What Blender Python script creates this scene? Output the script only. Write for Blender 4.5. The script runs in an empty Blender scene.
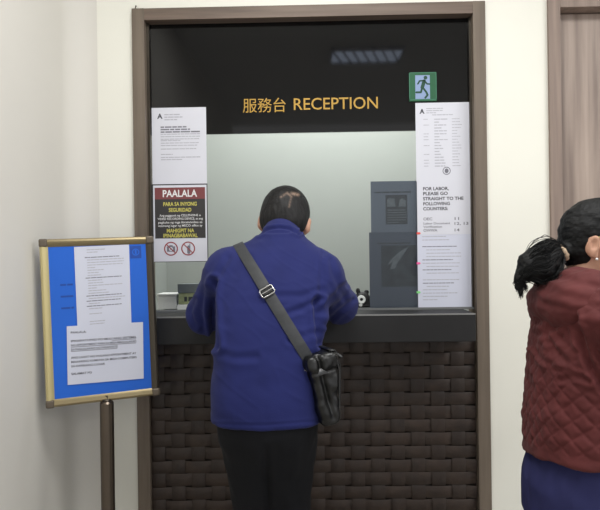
import bpy, bmesh, math, random
import numpy as np
from mathutils import Vector, Matrix, noise
from mathutils.bvhtree import BVHTree
random.seed(7)
PI = math.pi
SC = bpy.context.scene
COL = SC.collection

# ------------------------------------------------------------------ camera
F = 550.0
CAM_LOC = Vector((0, -2.2, 1.38))
CAM_ROT = (Matrix.Rotation(0.018, 3, 'Z') @ Matrix.Rotation(PI / 2, 3, 'X') @ Matrix.Rotation(-0.0135, 3, 'Z'))
cam = bpy.data.cameras.new('camera')
cam.sensor_width = 36
cam.lens = F / 600 * 36
cam.clip_start = 0.02
camo = bpy.data.objects.new('camera', cam)
camo.matrix_world = Matrix.Translation(CAM_LOC) @ CAM_ROT.to_4x4()
COL.objects.link(camo)
SC.camera = camo


def at(px, py, y):
    """world point on the plane Y=y that a photo pixel looks at"""
    d = CAM_ROT @ Vector(((px - 300) / F, -(py - 255) / F, -1))
    return CAM_LOC + d * ((y - CAM_LOC.y) / d.y)


# ------------------------------------------------------------------ materials
def lin(c):
    c = c / 255.0
    return c / 12.92 if c <= 0.04045 else ((c + 0.055) / 1.055) ** 2.4


def rgb(c):
    return (lin(c[0]), lin(c[1]), lin(c[2]), 1)


def mat(name, c, rough=0.6, var=0.06, scale=(6, 6, 6), bump=0.0, bscale=200, metal=0.0, spec=0.5, c2=None, sheen=0.0, emit=0.0, detail=3, coat=0.0):
    m = bpy.data.materials.new(name)
    m.use_nodes = True
    nt = m.node_tree
    b = nt.nodes['Principled BSDF']
    b.inputs['Roughness'].default_value = rough
    b.inputs['Metallic'].default_value = metal
    b.inputs['Specular IOR Level'].default_value = spec
    if sheen:
        b.inputs['Sheen Weight'].default_value = sheen
    if coat:
        b.inputs['Coat Weight'].default_value = coat
        b.inputs['Coat Roughness'].default_value = 0.15
    tc = nt.nodes.new('ShaderNodeTexCoord')
    mp = nt.nodes.new('ShaderNodeMapping')
    mp.inputs['Scale'].default_value = scale
    nt.links.new(tc.outputs['Object'], mp.inputs['Vector'])
    no = nt.nodes.new('ShaderNodeTexNoise')
    no.inputs['Scale'].default_value = 1.0
    no.inputs['Detail'].default_value = detail
    nt.links.new(mp.outputs['Vector'], no.inputs['Vector'])
    mx = nt.nodes.new('ShaderNodeMix')
    mx.data_type = 'RGBA'
    a = rgb(c)
    if c2 is None:
        lo = tuple(v * (1 - var * 2) for v in a[:3]) + (1,)
        hi = tuple(min(1, v * (1 + var * 2)) for v in a[:3]) + (1,)
    else:
        lo, hi = a, rgb(c2)
    mx.inputs[6].default_value = lo
    mx.inputs[7].default_value = hi
    mr = nt.nodes.new('ShaderNodeMapRange')
    mr.inputs[1].default_value = 0.3
    mr.inputs[2].default_value = 0.7
    nt.links.new(no.outputs['Fac'], mr.inputs[0])
    nt.links.new(mr.outputs[0], mx.inputs[0])
    nt.links.new(mx.outputs[2], b.inputs['Base Color'])
    if emit:
        nt.links.new(mx.outputs[2], b.inputs['Emission Color'])
        b.inputs['Emission Strength'].default_value = emit
    if bump:
        n2 = nt.nodes.new('ShaderNodeTexNoise')
        n2.inputs['Scale'].default_value = bscale
        n2.inputs['Detail'].default_value = 2
        nt.links.new(tc.outputs['Object'], n2.inputs['Vector'])
        bp = nt.nodes.new('ShaderNodeBump')
        bp.inputs['Strength'].default_value = bump
        bp.inputs['Distance'].default_value = 0.002
        nt.links.new(n2.outputs['Fac'], bp.inputs['Height'])
        nt.links.new(bp.outputs['Normal'], b.inputs['Normal'])
    return m


def hair_mat(name, c, c2, scale, rough=0.38):
    m = mat(name, c, rough, c2=c2, scale=scale, detail=6)
    nt = m.node_tree
    b = nt.nodes['Principled BSDF']
    b.inputs['Specular IOR Level'].default_value = 0.3
    no = [n for n in nt.nodes if n.type == 'TEX_NOISE'][0]
    bp = nt.nodes.new('ShaderNodeBump')
    bp.inputs['Strength'].default_value = 0.5
    bp.inputs['Distance'].default_value = 0.004
    nt.links.new(no.outputs['Fac'], bp.inputs['Height'])
    nt.links.new(bp.outputs['Normal'], b.inputs['Normal'])
    return m


def vcol(m, layer='tone'):
    """multiply the base colour of a material by a painted vertex tone (dye and skin, not light)"""
    nt = m.node_tree
    b = nt.nodes['Principled BSDF']
    src = b.inputs['Base Color'].links[0].from_socket
    a = nt.nodes.new('ShaderNodeVertexColor')
    a.layer_name = layer
    mx = nt.nodes.new('ShaderNodeMix')
    mx.data_type = 'RGBA'
    mx.inputs[7].default_value = rgb((190, 160, 140))
    nt.links.new(a.outputs['Color'], mx.inputs[0])
    nt.links.new(src, mx.inputs[6])
    nt.links.new(mx.outputs[2], b.inputs['Base Color'])


def glass_mat():
    m = bpy.data.materials.new('clear_glass')
    m.use_nodes = True
    nt = m.node_tree
    nt.nodes.clear()
    o = nt.nodes.new('ShaderNodeOutputMaterial')
    t = nt.nodes.new('ShaderNodeBsdfTransparent')
    t.inputs['Color'].default_value = (0.965, 0.975, 0.97, 1)
    g = nt.nodes.new('ShaderNodeBsdfGlossy')
    g.inputs['Roughness'].default_value = 0.01
    fr = nt.nodes.new('ShaderNodeFresnel')
    fr.inputs['IOR'].default_value = 1.28
    mx = nt.nodes.new('ShaderNodeMixShader')
    ge = nt.nodes.new('ShaderNodeNewGeometry')
    sb = nt.nodes.new('ShaderNodeMath')
    sb.operation = 'SUBTRACT'
    sb.use_clamp = True
    nt.links.new(fr.outputs[0], sb.inputs[0])
    nt.links.new(ge.outputs['Backfacing'], sb.inputs[1])
    nt.links.new(sb.outputs[0], mx.inputs[0])
    nt.links.new(t.outputs[0], mx.inputs[1])
    nt.links.new(g.outputs[0], mx.inputs[2])
    nt.links.new(mx.outputs[0], o.inputs[0])
    return m


M = dict(
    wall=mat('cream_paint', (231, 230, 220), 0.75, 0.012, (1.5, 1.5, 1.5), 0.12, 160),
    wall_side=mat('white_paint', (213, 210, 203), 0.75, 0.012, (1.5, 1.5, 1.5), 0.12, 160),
    ceiling=mat('ceiling_paint', (225, 225, 222), 0.9, 0.01),
    floor=mat('floor_tile', (150, 146, 139), 0.35, 0.05, (3, 3, 3)),
    office=mat('office_paint', (164, 168, 164), 0.8, 0.012, (1.2, 1.2, 1.2)),
    wood=mat('taupe_wood', (118, 106, 93), 0.55, c2=(97, 86, 75), scale=(40, 40, 2.2), bump=0.15, bscale=60, detail=5),
    wood_h=mat('taupe_wood_across', (120, 104, 92), 0.55, c2=(96, 82, 72), scale=(2.2, 40, 40), bump=0.15, bscale=60, detail=5),
    door=mat('door_wood', (176, 159, 147), 0.5, c2=(106, 90, 82), scale=(19, 19, 0.9), bump=0.1, bscale=60, detail=5),
    door_fr=mat('door_frame_wood', (150, 132, 121), 0.55, c2=(122, 106, 97), scale=(40, 40, 1.6), detail=5),
    black=mat('black_glass', (12, 12, 13), 0.05, 0.02, spec=0.4),
    glass=glass_mat(),
    charcoal=mat('charcoal_laminate', (43, 43, 44), 0.6, 0.04, (8, 8, 8), 0.1, 300, spec=0.25),
    weave=mat('brown_weave', (58, 45, 37), 0.5, c2=(40, 30, 25), scale=(14, 14, 18), bump=0.35, bscale=240, detail=4),
    weave_v=mat('brown_weave_upright', (52, 40, 33), 0.5, c2=(37, 28, 24), scale=(18, 18, 12), bump=0.35, bscale=240, detail=4),
    back=mat('dark_backing', (30, 24, 21), 0.8, 0.05),
    paper=mat('white_paper', (213, 214, 223), 0.8, 0.01, (4, 4, 4)),
    paper2=mat('cool_white_paper', (206, 209, 224), 0.8, 0.01, (4, 4, 4)),
    ink=mat('grey_ink', (120, 120, 130), 0.8, 0.08),
    faint=mat('faint_ink', (176, 176, 186), 0.8, 0.05),
    dark=mat('dark_ink', (58, 58, 66), 0.8, 0.05),
    maroon=mat('maroon_print', (122, 62, 64), 0.6, 0.04),
    blackprint=mat('charcoal_print', (52, 50, 50), 0.6, 0.04),
    yellow=mat('yellow_print', (204, 196, 96), 0.6, 0.04),
    whiteprint=mat('white_print', (228, 228, 228), 0.6, 0.02),
    redprint=mat('red_ring_print', (150, 62, 66), 0.6, 0.04),
    gold=mat('gold_letters', (184, 144, 56), 0.45, 0.04),
    green=mat('exit_green', (22, 88, 54), 0.4, 0.05),
    green2=mat('exit_dark_green', (14, 66, 44), 0.4, 0.05),
    pale=mat('exit_pale', (134, 154, 190), 0.4, 0.03),
    blue=mat('blue_board', (18, 97, 206), 0.55, 0.02, (3, 3, 3)),
    bluedark=mat('dark_blue_print', (18, 70, 160), 0.55, 0.02),
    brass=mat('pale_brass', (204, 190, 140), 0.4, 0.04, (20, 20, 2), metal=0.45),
    brass_shaded=mat('shaded_brass', (150, 136, 104), 0.36, 0.05, (2, 20, 20), metal=0.7),
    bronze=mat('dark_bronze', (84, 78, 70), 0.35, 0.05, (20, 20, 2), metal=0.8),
    capm=mat('grey_corner_cap', (104, 94, 82), 0.4, 0.04, metal=0.4),
    pole=mat('dark_chrome', (106, 96, 86), 0.28, 0.05, (30, 30, 2), metal=0.9),
    highlight_grey=mat('grey_edge_highlight', (128, 128, 127), 0.45, 0.04),
    strip=mat('clear_acrylic_strip', (112, 114, 114), 0.25, 0.03, spec=0.6),
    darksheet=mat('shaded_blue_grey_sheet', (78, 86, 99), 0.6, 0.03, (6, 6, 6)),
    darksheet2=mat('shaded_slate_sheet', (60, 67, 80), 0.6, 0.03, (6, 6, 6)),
    darkprint=mat('slate_print', (48, 52, 60), 0.6, 0.05),
    darkprint2=mat('deep_slate_print', (38, 43, 51), 0.6, c2=(50, 56, 64), scale=(30, 30, 30)),
    midprint=mat('mid_slate_print', (76, 83, 90), 0.6, 0.08, (60, 60, 60)),
    jacket=mat('blue_jacket_cloth', (33, 39, 92), 0.85, 0.05, (9, 9, 5), 0.25, 420, spec=0.2, sheen=0.05),
    trousers=mat('black_cloth', (15, 16, 20), 0.85, 0.08, (9, 9, 5), 0.2, 420, spec=0.25),
    navy=mat('navy_cloth', (44, 46, 88), 0.85, 0.06, (9, 9, 5), 0.25, 420, spec=0.25),
    burgundy=mat('burgundy_cloth', (92, 43, 43), 0.75, 0.07, (14, 14, 10), 0.2, 380, spec=0.25, sheen=0.05),
    skin=mat('skin', (198, 152, 128), 0.55, 0.04, (30, 30, 30), 0.15, 500),
    hair=hair_mat('black_hair', (14, 14, 15), (30, 29, 30), (140, 140, 30), 0.55),
    hair2=hair_mat('long_black_hair', (7, 8, 10), (16, 17, 19), (50, 16, 120), 0.6),
    tie=mat('beige_band', (196, 172, 146), 0.8, 0.06, (60, 60, 60), 0.4, 300),
    leather=mat('black_leather', (14, 15, 16), 0.34, 0.1, (30, 30, 30), 0.3, 260, spec=0.5),
    leather2=mat('grey_black_leather', (28, 29, 31), 0.34, 0.1, (30, 30, 30), 0.3, 260, spec=0.6),
    web=mat('grey_black_webbing', (50, 52, 55), 0.6, 0.06, (30, 30, 60), 0.3, 500),
    steel=mat('polished_steel', (190, 190, 190), 0.22, 0.03, metal=0.95),
    shoe=mat('black_shoe', (26, 25, 25), 0.45, 0.05),
    eye=mat('eye_white', (225, 220, 214), 0.2, 0.01),
    iris=mat('dark_iris', (38, 26, 20), 0.15, 0.02),
    plastic_w=mat('off_white_plastic', (228, 228, 226), 0.5, 0.03),
    plastic_g=mat('grey_plastic', (112, 118, 120), 0.5, 0.04),
    plastic_b=mat('black_plastic', (10, 10, 12), 0.5, 0.05, spec=0.2),
    lcd=mat('olive_screen', (148, 154, 116), 0.3, 0.1, (60, 60, 60)),
    red=mat('red_flag', (238, 92, 84), 0.6, 0.02),
    pink=mat('pink_flag', (240, 92, 160), 0.6, 0.02),
    lime=mat('green_flag', (132, 222, 132), 0.6, 0.02),
    lampmetal=mat('lamp_metal', (200, 200, 200), 0.4, 0.02),
    lamp=mat('lamp_panel', (215, 230, 255), 0.5, 0.0, emit=2.7),
    sole=mat('dark_sole', (20, 20, 20), 0.7, 0.03),
)
vcol(M['hair'])


# ------------------------------------------------------------------ object helpers
def link(name, me, m, parent=None, loc=None):
    o = bpy.data.objects.new(name, me)
    COL.objects.link(o)
    if m is not None:
        for mm in (m if isinstance(m, (list, tuple)) else [m]):
            me.materials.append(mm)
    if parent is not None:
        o.parent = parent
    if loc is not None:
        o.location = loc
    return o


def tag(o, label, cat, group=None, kind=None):
    o['label'] = label
    o['category'] = cat
    if group:
        o['group'] = group
    if kind:
        o['kind'] = kind
    return o


def struct(o):
    o['kind'] = 'structure'
    return o


def empty(name, loc=(0, 0, 0), rot=None):
    o = bpy.data.objects.new(name, None)
    o.empty_display_size = 0.05
    COL.objects.link(o)
    o.location = loc
    if rot is not None:
        o.rotation_euler = rot
    return o


def smooth(me, ang=None):
    me.polygons.foreach_set('use_smooth', [True] * len(me.polygons))
    if ang is not None:
        me.set_sharp_from_angle(angle=ang)


class MB:
    def __init__(s):
        s.v, s.f = [], []

    def quadbox(s, x0, y0, z0, x1, y1, z1):
        b = len(s.v)
        s.v += [(x, y, z) for z in (z0, z1) for y in (y0, y1) for x in (x0, x1)]
        s.f += [tuple(b + i for i in q) for q in ((0, 2, 3, 1), (4, 5, 7, 6), (0, 1, 5, 4), (2, 6, 7, 3), (0, 4, 6, 2), (1, 3, 7, 5))]
        return s

    def tube(s, pts, r, n=10, caps=True):
        pts = [Vector(p) for p in pts]
        b = len(s.v)
        rr = r if isinstance(r, (list, tuple)) else [r] * len(pts)
        up = None
        for i, p in enumerate(pts):
            t = (pts[min(i + 1, len(pts) - 1)] - pts[max(i - 1, 0)]).normalized()
            if up is None:
                up = t.orthogonal().normalized()
            up = (up - t * up.dot(t)).normalized()
            w = t.cross(up)
            for k in range(n):
                a = 2 * PI * k / n
                s.v.append(tuple(p + (up * math.cos(a) + w * math.sin(a)) * rr[i]))
        for i in range(len(pts) - 1):
            for k in range(n):
                a, c = b + i * n + k, b + i * n + (k + 1) % n
                s.f.append((a, c, c + n, a + n))
        if caps:
            s.f.append(tuple(b + k for k in reversed(range(n))))
            s.f.append(tuple(b + (len(pts) - 1) * n + k for k in range(n)))
        return s

    def lathe(s, prof, n=32, c=(0, 0, 0), axis='z'):
        b = len(s.v)
        for r, z in prof:
            for k in range(n):
                a = 2 * PI * k / n
                p = (r * math.cos(a), r * math.sin(a), z)
                if axis == 'y':
                    p = (p[0], z, p[1])
                s.v.append((p[0] + c[0], p[1] + c[1], p[2] + c[2]))
        for i in range(len(prof) - 1):
            for k in range(n):
                a, d = b + i * n + k, b + i * n + (k + 1) % n
                s.f.append((a, d, d + n, a + n))
        s.f.append(tuple(b + k for k in reversed(range(n))))
        s.f.append(tuple(b + (len(prof) - 1) * n + k for k in range(n)))
        return s

    # flat shapes on the plane local y = y, (u right, v up)
    def poly(s, pts, y=0.0):
        b = len(s.v)
        s.v += [(u, y, v) for u, v in pts]
        s.f.append(tuple(range(b, b + len(pts))))
        return s

    def rect(s, u0, v0, u1, v1, y=0.0):
        return s.poly([(u0, v0), (u1, v0), (u1, v1), (u0, v1)], y)

    def disc(s, u, v, r, y=0.0, n=28, ry=None):
        ry = ry or r
        return s.poly([(u + r * math.cos(2 * PI * k / n), v + ry * math.sin(2 * PI * k / n)) for k in range(n)], y)

    def ring(s, u, v, r0, r1, y=0.0, n=36):
        for k in range(n):
            a, c = 2 * PI * k / n, 2 * PI * (k + 1) / n
            s.poly([(u + r0 * math.cos(a), v + r0 * math.sin(a)), (u + r1 * math.cos(a), v + r1 * math.sin(a)),
                    (u + r1 * math.cos(c), v + r1 * math.sin(c)), (u + r0 * math.cos(c), v + r0 * math.sin(c))], y)
        return s

    def stroke(s, pts, w, y=0.0):
        for i, (a, c) in enumerate(zip(pts[:-1], pts[1:])):
            dx, dz = c[0] - a[0], c[1] - a[1]
            L = math.hypot(dx, dz) or 1e-6
            nx, nz = -dz / L * w / 2, dx / L * w / 2
            s.poly([(a[0] - nx, a[1] - nz), (c[0] - nx, c[1] - nz), (c[0] + nx, c[1] + nz), (a[0] + nx, a[1] + nz)], y - i * 1e-5)
        for i, p in enumerate(pts):
            s.disc(p[0], p[1], w / 2, y - (i + 5) * 1e-5, 14)
        return s

    def mesh(s, name):
        me = bpy.data.meshes.new(name)
        me.from_pydata([tuple(p) for p in s.v], [], s.f)
        me.update()
        return me

    def build(s, name, m, parent=None, loc=None, sm=None, bevel=0.0, fix=True):
        me = s.mesh(name)
        if fix or bevel:
            bm = bmesh.new()
            bm.from_mesh(me)
            if bevel:
                bmesh.ops.bevel(bm, geom=bm.edges[:], offset=bevel, segments=2, profile=0.6, affect='EDGES')
            bmesh.ops.recalc_face_normals(bm, faces=bm.faces)
            bm.to_mesh(me)
            bm.free()
        if sm is not None:
            smooth(me, sm)
        return link(name, me, m, parent, loc)


def text(body, size, width=None, bold=0.0, align='LEFT', spacing=1.0, line=1.0):
    """lettering as a flat mesh facing -y: list of verts (u,v) and faces, top-left or centre at the origin; cap height = size"""
    cu = bpy.data.curves.new('lettering', 'FONT')
    cu.body = body
    cu.size = size / 0.727
    cu.offset = bold
    cu.align_x = align
    cu.align_y = 'TOP_BASELINE'
    cu.space_character = spacing
    cu.space_line = line
    cu.resolution_u = 3
    ob = bpy.data.objects.new('lettering', cu)
    COL.objects.link(ob)
    dg = bpy.context.evaluated_depsgraph_get()
    me = bpy.data.meshes.new_from_object(ob.evaluated_get(dg))
    vs = [(v.co.x, v.co.y) for v in me.vertices]
    fs = [tuple(p.vertices) for p in me.polygons]
    bpy.data.objects.remove(ob)
    bpy.data.curves.remove(cu)
    bpy.data.meshes.remove(me)
    if width and vs:
        w = max(v[0] for v in vs) - min(v[0] for v in vs)
        vs = [(v[0] * width / w, v[1]) for v in vs]
    return vs, fs


def put_text(mb, t, u, v, y):
    b = len(mb.v)
    mb.v += [(u + p[0], y, v + p[1]) for p in t[0]]
    mb.f += [tuple(b + i for i in f) for f in t[1]]


def bars(mb, u, v, length, h, y, words=None, rnd=random):
    """a line of writing too small to read: little dashes, in words"""
    x = 0.0
    while x < length - h:
        w = min(rnd.uniform(2.5, 7.5) * h, length - x)
        mb.rect(u + x, v - h, u + x + w, v, y)
        x += w + 0.55 * h


# ------------------------------------------------------------------ signed-distance modelling
class Grid:
    def __init__(s, lo, hi, h):
        s.lo, s.h = np.array(lo, float), h
        n = np.ceil((np.array(hi) - s.lo) / h).astype(int) + 1
        s.n = n
        s.ax = [s.lo[i] + np.arange(n[i]) * h for i in range(3)]
        s.D = np.full(tuple(n), 1.0, np.float32)

    def _sub(s, lo, hi, pad):
        sl = []
        for i in range(3):
            a = max(0, int(math.floor((lo[i] - pad - s.lo[i]) / s.h)))
            b = min(int(s.n[i]), int(math.ceil((hi[i] + pad - s.lo[i]) / s.h)) + 1)
            if b <= a:
                return None
            sl.append(slice(a, b))
        g = (s.ax[0][sl[0]][:, None, None], s.ax[1][sl[1]][None, :, None], s.ax[2][sl[2]][None, None, :])
        return tuple(sl), g

    def add(s, fn, lo, hi, k=0.0, op='u'):
        pad = k + 3 * s.h
        r = s._sub(lo, hi, pad)
        if r is None:
            return s
        sl, g = r
        d = fn(*g)
        a = s.D[sl]
        d = np.broadcast_to(d, a.shape)
        if op == 'u':
            o = np.minimum(a, d)
            if k:
                hh = np.maximum(k - np.abs(a - d), 0) / k
                o = o - hh * hh * k * 0.25
        elif op == 's':
            o = np.maximum(a, -d)
            if k:
                hh = np.maximum(k - np.abs(a + d), 0) / k
                o = o + hh * hh * k * 0.25
        else:
            o = np.maximum(a, d)
        s.D[sl] = o
        return s

    def cone(s, a, b, r1, r2, k=0.02, op='u', sq=None):
        a, b = np.array(a, float), np.array(b, float)
        ba = b - a
        L2 = float(ba @ ba) + 1e-12
        R = max(r1, r2)

        def fn(x, y, z):
            t = np.clip(((x - a[0]) * ba[0] + (y - a[1]) * ba[1] + (z - a[2]) * ba[2]) / L2, 0, 1)
            dx, dy, dz = x - a[0] - t * ba[0], y - a[1] - t * ba[1], z - a[2] - t * ba[2]
            return np.sqrt(dx * dx + dy * dy + dz * dz) - (r1 + (r2 - r1) * t)
        return s.add(fn, np.minimum(a, b) - R, np.maximum(a, b) + R, k, op)

    def ell(s, c, r, k=0.02, op='u', rot=None):
        c = np.array(c, float)
        R = np.eye(3) if rot is None else np.array(rot)
        m = max(r)

        def fn(x, y, z):
            dx, dy, dz = x - c[0], y - c[1], z - c[2]
            lx = R[0][0] * dx + R[1][0] * dy + R[2][0] * dz
            ly = R[0][1] * dx + R[1][1] * dy + R[2][1] * dz
            lz = R[0][2] * dx + R[1][2] * dy + R[2][2] * dz
            q = np.sqrt((lx / r[0]) ** 2 + (ly / r[1]) ** 2 + (lz / r[2]) ** 2)
            q2 = np.sqrt((lx / r[0] ** 2) ** 2 + (ly / r[1] ** 2) ** 2 + (lz / r[2] ** 2) ** 2) + 1e-9
            return q * (q - 1) / q2
        return s.add(fn, c - m, c + m, k, op)

    def loft(s, secs, k=0.02, op='u', p=2.3, cap=True):
        """stack of superellipses: rows of (z, cx, cy, a, b)"""
        S = np.array(sorted(secs), float)
        z0, z1 = S[0, 0], S[-1, 0]
        zz = np.linspace(z0, z1, 200)
        cols = []
        for j in range(1, 5):
            y = np.interp(zz, S[:, 0], S[:, j])
            ker = np.ones(15) / 15
            yp = np.pad(y, 7, mode='edge')
            cols.append(np.convolve(yp, ker, 'valid'))
        mx = S[:, 3].max()
        my = S[:, 4].max()
        lo = np.array([(S[:, 1]).min() - mx, S[:, 2].min() - my, z0])
        hi = np.array([(S[:, 1]).max() + mx, S[:, 2].max() + my, z1])

        def fn(x, y, z):
            cx, cy, a, b = [np.interp(z, zz, c) for c in cols]
            q = (np.abs((x - cx) / a) ** p + np.abs((y - cy) / b) ** p) ** (1 / p)
            d = (q - 1) * np.minimum(a, b)
            if cap:
                d = np.maximum(d, np.maximum(z0 - z, z - z1))
            return d
        return s.add(fn, lo, hi, k, op)

    def nets(s):
        D = s.D
        S = D < 0
        c = np.zeros(tuple(np.array(D.shape) - 1), np.uint8)
        offs = [(i, j, k) for i in (0, 1) for j in (0, 1) for k in (0, 1)]
        nx, ny, nz = c.shape
        for i, j, k in offs:
            c += S[i:i + nx, j:j + ny, k:k + nz]
        act = (c > 0) & (c < 8)
        ijk = np.argwhere(act)
        idx = np.full(c.shape, -1, np.int32)
        idx[act] = np.arange(len(ijk))
        vals = np.stack([D[ijk[:, 0] + i, ijk[:, 1] + j, ijk[:, 2] + k] for i, j, k in offs], 1).astype(float)
        acc = np.zeros((len(ijk), 3))
        cnt = np.zeros(len(ijk))
        O = np.array(offs, float)
        for a in range(8):
            for b in range(a + 1, 8):
                if np.abs(O[a] - O[b]).sum() != 1:
                    continue
                va, vb = vals[:, a], vals[:, b]
                m = (va < 0) != (vb < 0)
                t = va[m] / (va[m] - vb[m])
                acc[m] += O[a] + (O[b] - O[a]) * t[:, None]
                cnt[m] += 1
        V = (ijk + acc / cnt[:, None]) * s.h + s.lo
        faces = []
        for ax in range(3):
            sh = [slice(1, -1)] * 3
            sh[ax] = slice(0, -1)
            A = S[tuple(sh)]
            sh2 = list(sh)
            sh2[ax] = slice(1, None)
            B = S[tuple(sh2)]
            e = np.argwhere(A != B)
            sg = A[A != B]
            base = e.copy()
            for q in range(3):
                if q != ax:
                    base[:, q] += 1
            u, v = [(1, 2), (2, 0), (0, 1)][ax]

            def cell(du, dv):
                p = base.copy()
                p[:, u] -= du
                p[:, v] -= dv
                return idx[p[:, 0], p[:, 1], p[:, 2]]
            q = np.stack([cell(1, 1), cell(0, 1), cell(0, 0), cell(1, 0)], 1)
            q[~sg] = q[~sg][:, ::-1]
            faces.append(q)
        Fs = np.concatenate(faces)
        return V, Fs


def relax(V, Fs, it=2, f=0.5):
    E = np.concatenate([Fs[:, [0, 1]], Fs[:, [1, 2]], Fs[:, [2, 3]], Fs[:, [3, 0]]])
    for _ in range(it):
        acc = np.zeros_like(V)
        n = np.zeros(len(V))
        np.add.at(acc, E[:, 0], V[E[:, 1]])
        np.add.at(n, E[:, 0], 1)
        V = V + f * (acc / np.maximum(n, 1)[:, None] - V)
    return V


def sdf_mesh(name, grid, it=2, disp=None, clean=False):
    V, Fs = grid.nets()
    if it:
        V = relax(V, Fs, it)
    me = bpy.data.meshes.new(name)
    me.from_pydata(V.tolist(), [], Fs.tolist())
    me.update()
    if disp is not None:
        n = np.zeros(len(V) * 3)
        me.vertices.foreach_get('normal', n)
        n = n.reshape(-1, 3)
        V = V + n * disp(V, n)[:, None]
        me.vertices.foreach_set('co', V.astype(np.float32).ravel())
        me.update()
    smooth(me)
    return me


def nz(V, sc, seed=0.0):
    sc = np.array(sc, float) if np.ndim(sc) else np.array([sc] * 3, float)
    P = V * sc + seed
    return np.array([noise.noise(Vector(p)) for p in P.tolist()])


# ================================================================== SETTING
GY = 0.03          # plane of the glazing
ZLEDGE = at(400, 314.3, -0.14).z
XO0, XO1, ZO = -0.700, 0.706, 2.375
XI0, XI1, ZI = -0.650, 0.657, 2.327
DX0, DXI, DZ, DZI = 0.953, 1.0, 2.39, 2.343
XL = -0.945

mb = MB()
mb.quadbox(XL - 0.1, 0, 0, XO0 + 0.01, 0.12, 3)
mb.quadbox(XO0 + 0.01, 0, ZO - 0.01, XO1 - 0.01, 0.12, 3)
mb.quadbox(XO1 - 0.01, 0, 0, DX0 + 0.01, 0.12, 3)
mb.quadbox(DX0 + 0.01, 0, DZ - 0.01, 1.99, 0.12, 3)
mb.quadbox(1.99, 0, 0, 3.2, 0.12, 3)
struct(mb.build('wall_front', M['wall']))
mb = MB().quadbox(XL - 0.1, -4.6, 0, XL, 0, 3)
RC = 0.10
prof = [(XL + RC - RC * math.cos(i / 12 * PI / 2), -RC + RC * math.sin(i / 12 * PI / 2)) for i in range(13)]
b_ = len(mb.v)
for z in (0, 3):
    mb.v += [(x, y, z) for x, y in prof]
for i in range(12):
    mb.f.append((b_ + i, b_ + i + 1, b_ + 14 + i, b_ + 13 + i))
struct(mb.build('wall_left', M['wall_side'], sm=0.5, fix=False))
struct(MB().quadbox(XL - 0.1, -4.6, 3.0, 3.2, 1.6, 3.1).build('ceiling', M['ceiling']))
struct(MB().quadbox(XL - 0.1, -4.6, -0.1, 3.2, 1.6, 0).build('floor', M['floor']))
struct(MB().quadbox(XL - 0.1, 1.4, 0, 3.2, 1.5, 3).build('wall_back', M['office']))
struct(MB().quadbox(XL - 0.1, 0.12, 0, XL, 1.4, 3).build('wall_office_left', M['office']))
struct(MB().quadbox(0.93, 0.12, 0, 1.0, 1.4, 3).build('wall_office_right', M['office']))

# reception window: timber frame, black head panel, clear pane, bottom channel
win = empty('window_1', (0, 0, 0))
struct(win)
fy0, fy1 = -0.014, 0.10
MB().quadbox(XO0, fy0, 0, XI0, fy1, ZO).build('window_jamb', M['wood'], win, bevel=0.0015)
MB().quadbox(XI1, fy0, 0, XO1, fy1, ZO).build('window_jamb', M['wood'], win, bevel=0.0015)
MB().quadbox(XI0, fy0 + 0.0005, ZI, XI1, fy1, ZO - 0.0005).build('window_head', M['wood_h'], win, bevel=0.0015)
ZB = 1.877
MB().quadbox(XI0 + 0.001, GY, ZB, XI1 - 0.001, GY + 0.012, ZI - 0.001).build('black_panel', M['black'], win, bevel=0.001)
MB().quadbox(XI0 + 0.001, GY, ZLEDGE + 0.0032, XI1 - 0.001, GY + 0.006, ZB - 0.0005).build('glass_pane', M['glass'], win)
mb = MB()
mb.quadbox(XI0 + 0.001, GY - 0.012, ZLEDGE + 0.0003, XI1 - 0.001, GY + 0.018, ZLEDGE + 0.003)
mb.quadbox(XI0 + 0.001, GY - 0.012, ZLEDGE + 0.003, XI1 - 0.001, GY - 0.004, ZLEDGE + 0.009)
mb.quadbox(XI0 + 0.001, GY + 0.0105, ZLEDGE + 0.003, XI1 - 0.001, GY + 0.018, ZLEDGE + 0.009)
mb.build('glazing_channel', M['strip'], win)
# slim rebate beads round the inside of the frame
mb = MB()
mb.quadbox(XI0 + 0.0005, GY - 0.014, ZLEDGE + 0.010, XI0 + 0.010, GY - 0.0005, ZI - 0.001)
mb.quadbox(XI1 - 0.008, GY - 0.014, ZLEDGE + 0.010, XI1 - 0.0005, GY - 0.0005, ZI - 0.001)
mb.build('glazing_bead', M['bronze'], win)

# door on the right
dr = empty('door_1', (1.47, 0, 0))
struct(dr)


def rel(o, parent):
    o.matrix_parent_inverse = Matrix.Translation(parent.location).inverted()
    return o


rel(MB().quadbox(DX0, -0.014, 0, DXI, 0.11, DZ).build('door_jamb', M['door_fr'], dr, bevel=0.0015), dr)
rel(MB().quadbox(1.95, -0.014, 0, 1.997, 0.11, DZ).build('door_jamb', M['door_fr'], dr, bevel=0.0015), dr)
rel(MB().quadbox(DXI, -0.0135, DZI, 1.95, 0.11, DZ - 0.0005).build('door_head', M['door_fr'], dr, bevel=0.0015), dr)
pnl = rel(MB().quadbox(DXI + 0.003, 0.045, 0.008, 1.947, 0.085, DZI - 0.003).build('door_panel', M['door'], dr, bevel=0.002), dr)
hm = MB()
hm.lathe([(0.026, 0.045), (0.026, 0.037), (0.011, 0.035), (0.011, 0.0)], 20, (1.88, 0, 1.0), 'y')
hm.tube([(1.88, 0.002, 1.0), (1.86, -0.003, 1.0), (1.77, -0.003, 1.0)], 0.009, 10)
hm.build('door_handle', M['steel'], pnl, sm=0.6)

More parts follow.
